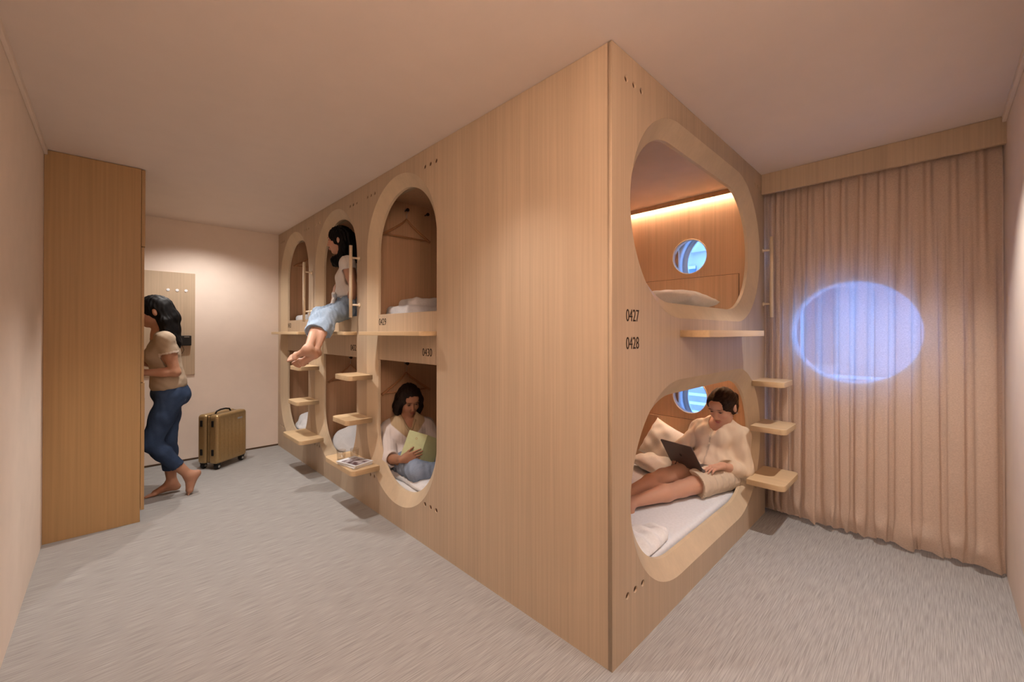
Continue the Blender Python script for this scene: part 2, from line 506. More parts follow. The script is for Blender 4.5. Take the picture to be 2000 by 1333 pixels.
# chamfered pale surround of every opening
CW, CD = .08, .055
def surround(o, mp):
    a, b, c, d = o; r = min((b - a), (d - c)) / 2 - .0005
    s = lambda e: stadium(a + e, b - e, c + e, d - e, r - e)
    return ring([(s(-.012), .0205), (s(0), .0), (s(CW), CD), (s(CW + .002), CD + .018), (s(CW - .03), CD + .022), (s(-.012), .03)], mp, True)
for a, b in LO: link('entry_surround', surround((a, b) + LZ, mapL), M['wood_pale'], pods)
for o in RO: link('entry_surround', surround(o, mapR), M['wood_pale'], pods)
for grp, mp in ((vl, mapL), (vr, mapR)):
    for k in range(0, len(grp), 3):
        us = [p[0] for g in grp[k:k + 3] for p in g]; vs = [p[1] for g in grp[k:k + 3] for p in g]
        a, b, c, d = min(us) - .01, max(us) + .01, min(vs) - .01, max(vs) + .01
        link('vent_hole_shade', prism(rect(a, c, b, d), .004, lambda u, v, w: mp(u, v, w + .008)), M['vent'], pods)  # dark plate just behind the face stands in for shade in the holes
# carcass: partitions, slabs
PT = [2.25, 3.39, 4.50]
link('partition', box((.03, 1.13, 0), (XW, 1.16, H - .002)), M['wood_in'], pods)
link('partition', box((.03, 1.175, 0), (XW, 1.195, H - .002)), M['wood_in'], pods)
for y in PT:
    link('partition', box((.03, y, 0), (XW, y + .04, H - .002)), M['wood_in'], pods)
YS = [(1.195, 2.25), (2.29, 3.39), (3.43, 4.50)]
link('bunk_base', box((.03, .03, .03), (2.0, 1.13, .10)), M['wood_in'], pods)
link('bunk_base', box((.03, .085, 1.20), (2.0, 1.13, 1.40)), M['wood_in'], pods)
link('bunk_ceiling', box((.03, .03, 2.44), (2.0, 1.13, 2.46)), M['bunk_ceil'], pods)
link('curtain_track', box((.10, .165, 2.428), (1.94, .195, 2.44), .001), M['wood_dark'], pods)
for a, b in YS:
    link('bunk_base', box((.085, a, .03), (XW, b, .10)), M['wood_in'], pods)
    link('bunk_base', box((.10, a, 1.17), (XW, b, 1.37)), M['wood_in'], pods)
    link('bunk_ceiling', box((.085, a, 2.44), (XW, b, 2.46)), M['wood_in'], pods)
    link('ceiling_batten', box((.17, a, 2.405), (.19, b, 2.44)), M['wood_pale'], pods)
# number panels across the tall openings
for a, b in LO:
    link('number_panel', box((.052, a + .06, 1.132), (.072, b - .06, 1.476), .002), M['wood'], pods)
# window-end wall with portholes
PORT = [(0.525, 1.965, 0.142), (0.525, 0.815, 0.142)]
link('end_panel', plate(rect(.021, 0, 1.13, H - .002), [circle(*q, 48) for q in PORT], .06, lambda u, v, w: (2.0 + w, u, v)), M['wood_in'], pods)
for a, b, c in PORT:
    link('porthole_rim', ring([(circle(a, b, c + .004, 48), .0005), (circle(a, b, c + .003, 48), -.005), (circle(a, b, c - .004, 48), -.005), (circle(a, b, c - .005, 48), .006)],
         lambda u, v, w: (2.0 + w, u, v)), M['wood_pale'], pods, True)
link('end_board', box((2.063, .645, .05), (2.085, 1.125, H - .01)), M['wood_in'], pods)
for z0 in (1.50, .335):
    t = link('fold_down_table', box((1.994, .155, z0), (2.0, 1.0, z0 + .285), .001), M['wood_in'], pods)
    link('table_gap', boxes([((1.9985, .148, z0), (2.0003, .1525, z0 + .29)), ((1.9985, .148, z0 + .287), (2.0003, 1.0, z0 + .2895))]), M['gap'], t)
# cove light along the window-end wall of each right-hand bunk
for z in (2.44, 1.20):
    link('cove_batten', box((1.955, .08, z - .035), (1.968, 1.13, z), .001), M['wood_in'], pods)
    link('light_strip', box((1.975, .10, z - .012), (1.992, 1.12, z - .004)), M['led'], pods)
# coat pegs on the partitions
def peg(x, y, z):
    o = link('coat_peg', lathe([(.006, 0), (.006, -.03), (.012, -.036), (.0145, -.05), (.011, -.056)], (x, y, z), 'y', 16), M['peg'], pods, True)
for y in PT:
    for x in (.365, .562):
        peg(x, y, 2.372); peg(x, y, 1.078)
# printed bunk numbers
def number(s, x0, z0, hgt, mp, sx=.74):
    link('bunk_number', text(s, hgt / .69, mp, .0012, sx), M['print'], pods)
number('0427', 0, 0, .050, lambda u, v, w: (.104 + u, -.0006 + w, 1.386 + v))
number('0428', 0, 0, .050, lambda u, v, w: (.104 + u, -.0006 + w, 1.270 + v))
def leftnum(s, yleft, z):
    number(s, 0, 0, .050, lambda u, v, w: (.0515 + w, yleft - u, z + v), .8)
leftnum('0429', 2.085, 1.395); leftnum('0430', 1.47, 1.185)
leftnum('0431', 3.225, 1.395); leftnum('0432', 2.61, 1.185)
leftnum('0433', 4.365, 1.395); leftnum('0434', 3.75, 1.185)

# ------------------------------------------------------------------ ledges, steps, grab bars
def rboard(x0, y0, x1, y1, z0, z1, rad, corners, mat):
    """board with rounded plan corners; corners = set of (sx,sy) to round"""
    pts = []
    for cx, cy, sx, sy, t0 in ((x1, y1, 1, 1, 0), (x0, y1, -1, 1, 90), (x0, y0, -1, -1, 180), (x1, y0, 1, -1, 270)):
        if (sx, sy) in corners:
            for k in range(9):
                t = math.radians(t0 + 90 * k / 8); pts.append((cx - sx * rad + rad * math.cos(t), cy - sy * rad + rad * math.sin(t)))
        else: pts.append((cx, cy))
    return prism(pts, z1 - z0 - .004, lambda u, v, w: (u, v, z0 + .002 + w), .002)
LEDGE_L = ['pale wood ledge above bunk number 0430, nearest of the left row', 'pale wood ledge under the seated woman in white blouse', 'pale wood ledge of the farthest left capsule by the beige wall']
for k in range(3):
    y0, y1 = 1.24 + 1.14 * k, 2.10 + 1.14 * k + (0.06 if k == 2 else 0)
    me = rboard(-.105, y0, .052, y1, 1.318, 1.346, .02, {(-1, -1), (-1, 1)}, None)
    bm = bmesh.new(); bm.from_mesh(me)
    place_mesh('ledge_shelf', me, M['wood_y'], LEDGE_L[k], 'shelf', (0, (y0 + y1) / 2, 1.318), 'ledges across the openings')
place_mesh('ledge_shelf', rboard(.624, -.135, 1.545, .0, 1.316, 1.350, .02, {(-1, -1), (1, -1)}, None), M['wood_x'], 'pale wood ledge under the upper oval opening beside number 0427', 'shelf', (1.08, 0, 1.316), 'ledges across the openings')
WHO = ['between the reading woman and the middle capsule', 'below the feet of the seated woman']
TOP = ['top', 'middle', 'bottom']
for k in range(2):
    d = 1.14 * k * .985
    for j, (z, a, b, dp) in enumerate(((1.018, 2.09, 2.37, .178), (.693, 2.09, 2.37, .195), (.357, 1.97, 2.49, .205))):
        me = rboard(-dp, a + d, .0, b + d, z - .036, z, .035, {(-1, -1), (-1, 1)}, None)
        place_mesh('ladder_step', me, M['wood_x'], '%s pale wood step %s' % (TOP[j], WHO[k]) if (j < 2 or k) else 'bottom pale wood step holding magazines and glasses', 'step', (0, (a + b) / 2 + d, z - .036), 'ladder steps on the left row')
for j, (z, a, b, dp) in enumerate(((1.005, 1.775, 2.045, .185), (.70, 1.735, 2.045, .205), (.355, 1.65, 2.045, .215))):
    me = rboard(a, -dp, b, .0, z - .036, z, .035, {(-1, -1), (1, -1)}, None)
    place_mesh('ladder_step', me, M['wood_y'], '%s pale wood step beside the curtain' % TOP[j], 'step', ((a + b) / 2, 0, z - .036), 'ladder steps beside the curtain')
def grab_bar(base, out, z0, z1, label):
    t = thing('grab_bar', label, 'grab bar', base, 'vertical grab bars on the capsule front')
    B = Vector(base); O = Vector(out)
    p = B + O
    link('bar', tube([(p.x, p.y, z0), (p.x, p.y, z1)], .0125, 16), M['white_trim'], t, True)
    for z in (z0 + .10, z1 - .095):
        b0 = Vector((B.x, B.y, z))
        link('bracket', tube([b0, b0 + O * .1, b0 + O * .101, b0 + O], [.017, .017, .008, .008], 14), M['white_trim'], t, True)
grab_bar((0, 2.315, 1.46), (-.072, 0, 0), 1.457, 2.024, 'pale vertical grab bar beside the seated woman')
grab_bar((0, 3.415, 1.46), (-.072, 0, 0), 1.445, 2.028, 'pale vertical grab bar between middle and farthest capsules')
grab_bar((2.04, 0, 1.46), (0, -.055, 0), 1.450, 2.040, 'pale vertical grab bar beside the curtain')
# ================================================================== CURTAIN, PELMET
place_mesh('curtain_pelmet', box((2.005, YR, 2.352), (2.03, -.001, H - .001), .002), M['wood'], 'long wooden pelmet board hiding the curtain track at the ceiling', 'pelmet', (2.015, -.58, 2.352))
def curtain():
    pl = [.012, -.045, -.085, -.135, -.21, -.285, -.375, -.465, -.56, -.655, -.755, -.86, -.965, -1.07]
    rng = random.Random(5)
    K = len(pl); nz, per = 80, 44
    lean = [rng.uniform(-.022, .022) for _ in pl]; am = [rng.uniform(.03, .05) for _ in pl]; om = [rng.uniform(.9, 1.6) for _ in pl]
    ph = [rng.uniform(0, 6.28) for _ in pl]
    edge = [pl[0] + .02] + [(pl[i] + pl[i + 1]) / 2 for i in range(K - 1)] + [-1.15]
    V = []; F = []; n = 0
    for j in range(nz + 1):
        t = j / nz; z = 2.405 - (2.405 - .012) * t
        tt = min(1, t * 2.2); tt = tt * tt * (3 - 2 * tt)
        q = max(0, (t - .93) / .07); row = []
        for k in range(K):
            p = pl[k] + lean[k] * t
            e0 = edge[k] + (0 if k == 0 else .5 * (lean[k - 1] + lean[k]) * t); e1 = edge[k + 1] + (0 if k == K - 1 else .5 * (lean[k] + lean[min(k + 1, K - 1)]) * t)
            for i in range(per):
                u = -1 + 2 * i / per
                half = (e0 - p) if u < 0 else (p - e1)
                v = math.copysign(abs(u) ** 1.7, u)
                c = om[k] * tt * .62
                y = p - half * (u + c * math.sin(2 * PI * v) / (2 * PI))
                pin = math.exp(-(u * half / .016) ** 4) * (.35 + .65 * min(1, t / .05))
                rnd = (.5 + .5 * math.cos(PI * v)) ** .8
                x = 2.088 - am[k] * (pin * (1 - tt) + rnd * (.85 + .35 * t) * tt)
                x += .004 * math.sin(4 * t + ph[k] + 2 * u) * tt
                x += max(0, (y + .075) / .10) * .04 + min(1, max(0, (y + .30) / .10)) * .028
                x += -.022 * math.sin(PI * min(1, q * 1.25)) * (.5 + .5 * math.sin(3 * u + ph[k])) + .016 * q * q
                y += .012 * q * math.sin(2.5 * u + ph[k] * 3)
                zz = z + q * q * (.016 + .015 * math.cos(PI * u + ph[k] * .3))
                row.append((min(x, 2.155), y, zz))
        V += row; n = len(row)
    for j in range(nz):
        for i in range(n - 1):
            a = j * n + i
            F.append((a, a + 1, a + n + 1, a + n))
    me = bpy.data.meshes.new('curtain'); me.from_pydata(V, [], F); me.update()
    return me
place_mesh('curtain', curtain(), M['curtain'], 'full-height beige linen curtain in soft pleats over the round window', 'curtain', (2.06, -.55, 0), None, True)

# ================================================================== WARDROBE
wd = thing('wardrobe', 'tall wooden wardrobe at the left wall', 'wardrobe', (-1.49, 3.8, 0))
WX = -1.272
link('side_panel', box((XL + .001, 3.03, 0), (WX, 3.055, H - .003), .001), M['wood_dark'], wd)
link('side_panel', box((XL + .001, 4.53, 0), (WX, 4.555, H - .003), .001), M['wood_dark'], wd)
link('back_panel', box((XL + .001, 3.055, 0), (XL + .012, 4.53, H - .003)), M['wood_dark'], wd)
for z in (.08, .60, 1.95, 2.45): link('shelf', box((XL + .012, 3.055, z), (WX - .02, 4.53, z + .02)), M['wood_dark'], wd)
link('plinth', box((WX - .03, 3.055, 0), (WX - .01, 4.53, .08)), M['wood_dark'], wd)
link('door', box((WX + .002, 3.034, 1.95), (WX + .022, 3.40, H - .006), .001), M['wood_dark'], wd)
link('door', box((WX + .002, 3.034, .985), (WX + .018, 3.20, 1.945), .001), M['wood_dark'], wd)
link('door', box((WX + .002, 3.034, .08), (WX + .022, 3.22, .98), .001), M['wood_dark'], wd)
def drawer():
    bm = bmesh.new()
    box_bm(bm, (WX - .34, 3.22, .64), (WX + .012, 3.75, .645)); 
    for q in (((WX - .34, 3.22, .6449), (WX + .012, 3.232, .83)), ((WX - .34, 3.738, .6449), (WX + .012, 3.75, .83)), ((WX + .0119, 3.20, .63), (WX + .03, 3.77, .85))): box_bm(bm, *q)
    return bm_mesh(bm)
link('drawer', drawer(), M['wood_dark'], wd)
# ================================================================== BACK WALL PANEL
bp = thing('wall_panel', 'wooden board fixed on the far beige wall with three white dots', 'wall panel', (-1.02, YB, .9))
link('board', box((-1.25, YB - .014, .90), (-.792, YB - .0005, 1.957), .001), M['wood'], bp)
for x in (-1.012, -.94, -.868):
    link('dot_light', lathe([(.014, 0), (.014, -.004), (.011, -.005)], (x, YB - .014, 1.773), 'y', 20), M['white'], bp)
bx = thing('black_wall_box', 'small black box mounted on the wooden wall panel behind the standing woman', 'electrical box', (-.87, YB - .014, 1.255))
link('housing', box((-.925, YB - .064, 1.203), (-.826, YB - .0145, 1.306), .006), M['black'], bx)
link('glint_strip', box((-.885, YB - .066, 1.290), (-.845, YB - .0635, 1.295)), M['steel'], bx)
link('cable', tube([(-.90, YB - .03, 1.205), (-.885, YB - .035, 1.16), (-.90, YB - .03, 1.12), (-.925, YB - .03, 1.14)], .002, 6), M['black'], bx, True)

# ================================================================== SUITCASE
def suitcase():
    ang = math.atan2(.186, .244); ctr = Vector((-.606, 4.157, 0))
    R = Matrix.Translation(ctr) @ Matrix.Rotation(ang, 4, 'Z')
    t = thing('suitcase', 'gold hard-shell cabin suitcase standing on four wheels by the far wall', 'suitcase', ctr)
    L, D = .185, .112
    tr = lambda me: (me.transform(R), me)[1]
    def shell(y0, y1):
        bm = bmesh.new(); box_bm(bm, (-L, y0, .055), (L, y1, .535), .03, 4)
        for k in range(7):                                     # raised vertical ribs
            x = -L + .045 + k * .0467
            yy = y0 if abs(y0) > abs(y1) else y1
            box_bm(bm, (x - .011, yy - .003, .10), (x + .011, yy + .003, .49), .002)
        return bm_mesh(bm)
    link('front_shell', tr(shell(-D, -.012)), M['gold'], t)
    link('rear_shell', tr(shell(.012, D)), M['gold'], t)
    link('frame', tr(box((-L + .006, -.014, .062), (L - .006, .014, .529), .02, 3)), M['gold_dark'], t)
    link('top_handle', tr(tube([(-.09, 0, .53), (-.075, 0, .552), (-.03, 0, .562), (.03, 0, .562), (.075, 0, .552), (.09, 0, .53)], .008, 10)), M['black'], t, True)
    link('name_plate', tr(box((.055, -D - .006, .452), (.115, -D - .0025, .47), .001)), M['steel'], t)
    for z in (.14, .42):
        for y in (-.062, .062):
            link('latch', tr(box((-L - .006, y - .012, z), (-L + .004, y + .012, z + .06), .003)), M['black'], t)
    for x in (-.145, .145):
        for y in (-.075, .075):
            w = link('wheel', tr(lathe([(.012, -.016), (.027, -.014), (.029, 0), (.027, .014), (.012, .016)], (x, y, .0295), 'y', 20)), M['rubber'], t, True)
            link('fork', tr(boxes([((x - .02, y - .021, .03), (x + .02, y - .017, .06)), ((x - .02, y + .017, .03), (x + .02, y + .021, .06)), ((x - .024, y - .024, .054), (x + .024, y + .024, .064))], .002)), M['black'], w)
            link('hub', tr(lathe([(.012, -.0225), (.012, .0225)], (x, y, .0295), 'y', 14)), M['steel'], w)
suitcase()

# ================================================================== HANGERS
def hanger(x, y, z, label, w=.225):
    """hangs from a peg knob at (x, y-.03, z)"""
    t = thing('coat_hanger', label, 'coat hanger', (x, y, z), 'wooden hangers on the bunk walls')
    yy = y - .027
    hk = []
    for k in range(11):
        a = math.radians(200 - 25 * k); hk.append((x + .017 * math.cos(a) * 1.0, yy, z - .004 + .017 * math.sin(a)))
    hk += [(x + .003, yy, z - .03), (x, yy, z - .075)]
    link('hook', tube(hk, .0022, 8), M['steel'], t, True)
    top = z - .075
    arc = []
    for k in range(13):
        s = -1 + k / 6.0
        arc.append((x + w * s, yy - .01 * abs(s), top - .165 * abs(s) ** .82 + .0))
    link('shoulder_bar', tube(arc, [.007 + .004 * abs(-1 + k / 6.0) for k in range(13)], 10), M['wood_hang'], t, True)
    link('trouser_bar', tube([(x - w * .93, yy - .008, top - .155), (x + w * .93, yy - .008, top - .155)], .006, 8), M['wood_hang'], t, True)
hanger(.365, 2.25, 2.372, 'wooden hanger in the nearest upper left capsule above folded bedding')
hanger(.365, 2.25, 1.078, 'wooden hanger on the wall above the reading woman')
hanger(.365, 3.39, 1.078, 'wooden hanger in the lower middle capsule')
hanger(.365, 4.50, 2.372, 'wooden hanger in the farthest upper capsule')

# ================================================================== MATTRESSES AND BEDDING
def mattress(a, b, label, mat=None):
    return place_mesh('mattress', box(a, b, .03, 4), mat or M['sheet'], label, 'mattress', ((a[0] + b[0]) / 2, (a[1] + b[1]) / 2, a[2]), 'mattresses in the capsules', True)
mattress((.035, .085, .10), (1.99, 1.125, .235), 'pale sheeted mattress under the woman with the laptop')
mattress((.035, .09, 1.40), (1.99, 1.125, 1.495), 'mattress of the upper right capsule under the cream pillow')
WH = ['nearest', 'middle', 'farthest']
for k, (a, b) in enumerate(YS):
    mattress((.10, a + .01, .10), (2.1, b - .01, .225), 'white mattress in the %s lower left capsule' % WH[k], M['linen'])
    mattress((.10, a + .01, 1.37), (2.1, b - .01, 1.47), 'white mattress in the %s upper left capsule' % WH[k], M['linen'])
def duvet(name, label, cat, parts, lo, hi, floor, amp=.012, f=(16, 16, 22), seed=1, mat='linen', h=.010, group=None, parent=None):
    s = Sdf(lo, hi, h)
    for p in parts:
        if p[0] == 'e': s.ell(p[1], p[2], p[3] if len(p) > 3 else None, .05)
        else: s.rbox(p[1], p[2], p[3], p[4] if len(p) > 4 else None, .03)
    s.half((0, 0, floor), (0, 0, -1))
    me = s.mesh(lambda V, n: amp * fnoise(V, f, seed) * np.clip((V[:, 2] - floor) * 25, 0, 1), 1)
    return place_mesh(name, me, M[mat], label, cat, ((lo[0] + hi[0]) / 2, (lo[1] + hi[1]) / 2, floor), group or 'white duvets in the capsules', True)
def rot(ax, deg):
    return np.array(Matrix.Rotation(math.radians(deg), 3, ax).transposed())
duvet('folded_duvet', 'white folded duvet in the nearest upper left capsule below the hanger', 'duvet', [('b', (.52, 2.05, 1.50), (.36, .17, .045), .04), ('b', (.58, 2.08, 1.575), (.30, .14, .045), .04)], (.1, 1.82, 1.43), (1.0, 2.245, 1.66), 1.472, .008, seed=2)
duvet('folded_duvet', 'white folded duvet in the farthest upper capsule', 'duvet', [('b', (.45, 4.30, 1.50), (.30, .16, .045), .04), ('b', (.50, 4.34, 1.58), (.22, .12, .045), .04)], (.1, 4.06, 1.43), (.9, 4.495, 1.67), 1.472, .008, seed=3)
duvet('rumpled_duvet', 'rumpled white duvet in the lower middle capsule behind the magazines', 'duvet', [('e', (.40, 3.20, .27), (.26, .20, .14)), ('e', (.24, 3.05, .24), (.14, .24, .10)), ('e', (.55, 3.1, .25), (.2, .2, .15))], (.08, 2.7, .2), (.85, 3.385, .46), .227, .016, seed=4)
duvet('rumpled_duvet', 'rumpled white duvet in the farthest lower capsule', 'duvet', [('e', (.36, 4.32, .26), (.22, .2, .14)), ('e', (.25, 4.18, .24), (.14, .24, .09))], (.08, 3.8, .2), (.65, 4.495, .45), .227, .016, seed=5)
duvet('rumpled_duvet', 'rumpled white duvet under the reading woman', 'duvet', [('b', (.42, 1.72, .235), (.29, .42, .03), .03), ('e', (.22, 1.62, .24), (.10, .22, .05)), ('e', (.3, 1.45, .24), (.15, .15, .05))], (.09, 1.24, .19), (.8, 2.2, .33), .227, .010, seed=6)
duvet('rumpled_duvet', 'white duvet corner bunched at the front edge of the laptop bunk', 'duvet', [('e', (.50, .20, .24), (.27, .11, .05)), ('e', (.40, .30, .24), (.28, .15, .05)), ('e', (.66, .16, .24), (.13, .05, .035))], (.06, .085, .2), (1.0, .62, .36), .237, .017, (38, 44, 26), 7, h=.006)
def pillow(label, c, R, sz=(.30, .20, .075), seed=1, mat='linen_warm'):
    n = 34; V = []; F = []
    for side in (1, -1):
        for j in range(n + 1):
            for i in range(n + 1):
                u = -1 + 2 * i / n; v = -1 + 2 * j / n
                w = ((1 - u ** 2) * (1 - v ** 2)) ** .42 if abs(u) < 1 and abs(v) < 1 else 0
                px = sz[0] * u * (1 - .07 * (1 - v * v) * (1 if abs(u) > .0 else 0) * u * u)
                py = sz[1] * v * (1 - .08 * (1 - u * u) * v * v)
                nz_ = .05 * math.sin(7 * u + 3 * v + seed) * math.sin(6 * v - 2 * u + seed * 2) + .03 * math.sin(15 * u * v + seed)
                V.append((px, py, side * sz[2] * w * (1 + nz_ * 2)))
    m_ = (n + 1) ** 2
    for s in (0, 1):
        for j in range(n):
            for i in range(n):
                a = s * m_ + j * (n + 1) + i
                q = (a, a + 1, a + n + 2, a + n + 1)
                F.append(q if s == 0 else q[::-1])
    me = bpy.data.meshes.new('pillow'); me.from_pydata(V, [], F)
    bm = bmesh.new(); bm.from_mesh(me); bmesh.ops.remove_doubles(bm, verts=bm.verts[:], dist=1e-4); bpy.data.meshes.remove(me)
    me = bm_mesh(bm)
    me.transform(Matrix.Translation(c) @ R)
    return place_mesh('pillow', me, M[mat], label, 'pillow', c, 'pillows in the right capsules', True)
RZ = lambda d: Matrix.Rotation(math.radians(d), 4, 'Z')
RX = lambda d: Matrix.Rotation(math.radians(d), 4, 'X')
RY = lambda d: Matrix.Rotation(math.radians(d), 4, 'Y')
pillow('cream pillow lying at the window end of the upper right capsule', (1.70, .56, 1.578), RZ(84) @ RX(3), (.30, .21, .085), 1)
pillow('cream pillow propped upright behind the laptop', (1.845, .645, .41), RZ(76) @ RX(-62) @ RZ(-14), (.23, .165, .08), 3)
pillow('cream pillow lying flat beside the propped pillow', (1.685, .665, .302), RZ(64) @ RX(-3), (.20, .14, .055), 5)

# ================================================================== MAGAZINES AND GLASSES
def _cover(c1, c2):
    def bd(nt, b): two_tone(nt, b, c1, c2, (18, 26, 10), detail=3, lo=.42, hi=.56, obj=True)
    return nmat('magazine_cover', bd, .35)
def magazine(label, z, ang, mat):
    t = thing('magazine', label, 'magazine', (-.118, 2.125, z), 'magazines on the bottom step')
    R = Matrix.Translation((-.118, 2.125, z)) @ RZ(ang)
    tr = lambda me: (me.transform(R), me)[1]
    link('pages', tr(box((-.076, -.108, .0), (.074, .106, .011), .001)), M['page'], t)
    link('cover', tr(box((-.08, -.112, .011), (.08, .112, .0125))), M['white'], t)
    link('cover_photo', tr(box((-.064, -.096, .0125), (.064, .07, .0131))), mat, t)
magazine('magazine with a brown photo cover, lower one on the bottom step', .357, 9, _cover((.30, .16, .13), (.6, .52, .5)))
magazine('magazine with a grey and maroon photo cover lying on top', .3703, 14, _cover((.12, .07, .08), (.60, .55, .58)))
def tumbler(label, x, y, z):
    t = thing('drinking_glass', label, 'glass', (x, y, z), 'glasses on the bottom step')
    link('glass_wall', lathe([(.0, 0), (.030, 0), (.034, .075), (.0315, .075), (.028, .006), (0, .006)], (x, y, z), 'z', 28), M['glass'], t, True)
tumbler('clear drinking glass standing nearer the wall behind the magazines', -.055, 2.275, .357)
tumbler('clear drinking glass standing left of the other one behind the magazines', -.145, 2.31, .357)

# ================================================================== OUTSIDE
ob = thing('neighbouring_building', 'pale building across the street seen through the portholes', 'building', (6.2, 2.2, 0))
M['ext'] = simple('pale_render', (0.60, 0.50, 0.52), 0.9, .1, 3)
M['ext_dark'] = simple('window_blind', (0.16, 0.19, 0.27), 0.5, .1, 6)
link('facade', box((6.0, -3, -4), (6.4, 6, 2.75)), M['ext'], ob)
link('parapet', box((5.9, -3, 2.75), (6.4, 6, 2.95)), M['ext'], ob)
for y in (-2.9, .1, 2.06, 4.0):
    w = link('window', box((5.97, y, .9), (6.01, y + .8, 2.52)), M['ext_dark'], ob)
    link('window_bar', boxes([((5.955, y + .38, .9), (5.975, y + .42, 2.52)), ((5.955, y, 2.47), (5.975, y + .8, 2.52))]), M['white'], w)
link('balcony', boxes([((5.2, -3, -.3), (6.0, 6, -.15)), ((5.2, -3, -.15), (5.25, 6, .1))]), M['white'], ob)
link('railing', boxes([((5.2, -3, .2 + .14 * k), (5.23, 6, .24 + .14 * k)) for k in range(5)]), M['white'], ob)
# ================================================================== PEOPLE
def _attr_mat(name, rough, bump_scale, bump, var=0.05, sss=0.0, spec=0.3, vstretch=(1, 1, 1)):
    def bd(nt, b):
        at = N(nt, 'ShaderNodeAttribute', attribute_name='col')
        v = coords(nt, tuple(bump_scale * q for q in vstretch))
        n = N(nt, 'ShaderNodeTexNoise', Scale=1.0, Detail=3.0); nt.links.new(v, n.inputs['Vector'])
        mr = N(nt, 'ShaderNodeMapRange'); mr.inputs['To Min'].default_value = 1 - var; mr.inputs['To Max'].default_value = 1 + var
        nt.links.new(n.outputs['Fac'], mr.inputs['Value'])
        mx = N(nt, 'ShaderNodeMix', data_type='RGBA', blend_type='MULTIPLY'); mx.inputs[0].default_value = 1
        nt.links.new(at.outputs['Color'], mx.inputs[6]); nt.links.new(mr.outputs['Result'], mx.inputs[7])
        nt.links.new(mx.outputs[2], b.inputs['Base Color'])
        if bump:
            bp = N(nt, 'ShaderNodeBump', Strength=bump, Distance=.001)
            nt.links.new(n.outputs['Fac'], bp.inputs['Height']); nt.links.new(bp.outputs['Normal'], b.inputs['Normal'])
        if sss:
            b.inputs['Subsurface Weight'].default_value = sss
            b.inputs['Subsurface Radius'].default_value = (.012, .005, .003)
    return nmat(name, bd, rough, spec)
M['skin'] = _attr_mat('skin', .48, 300, .1, .03, .12)
M['cloth'] = _attr_mat('woven_cloth', .9, 420, .25, .07, spec=.1)
M['denim'] = _attr_mat('denim', .85, 160, .3, .22, spec=.15)
M['hair'] = _attr_mat('hair', .55, 260, .5, .5, spec=.14, vstretch=(1, 1, .08))

V3 = lambda *a: np.array(a, dtype=float)
def unit(v): v = np.array(v, dtype=float); return v / (np.linalg.norm(v) + 1e-12)
def frame(f, upish=(0, 0, 1)):
    """rows: s (left), f (forward), u (up)"""
    f = unit(f); s = unit(np.cross(upish, f)); u = np.cross(f, s)
    return np.stack((s, f, u))
def paint(me, fn):
    n = len(me.vertices)
    co = np.empty(n * 3, dtype=np.float32); me.vertices.foreach_get('co', co)
    c = fn(co.reshape(-1, 3).astype(float))
    at = me.color_attributes.new('col', 'FLOAT_COLOR', 'POINT')
    at.data.foreach_set('color', np.concatenate((np.clip(c, 0, 1), np.ones((n, 1))), 1).astype(np.float32).ravel())
    return me
def flat(c): return lambda V: np.repeat(np.array([c], dtype=float), len(V), 0)

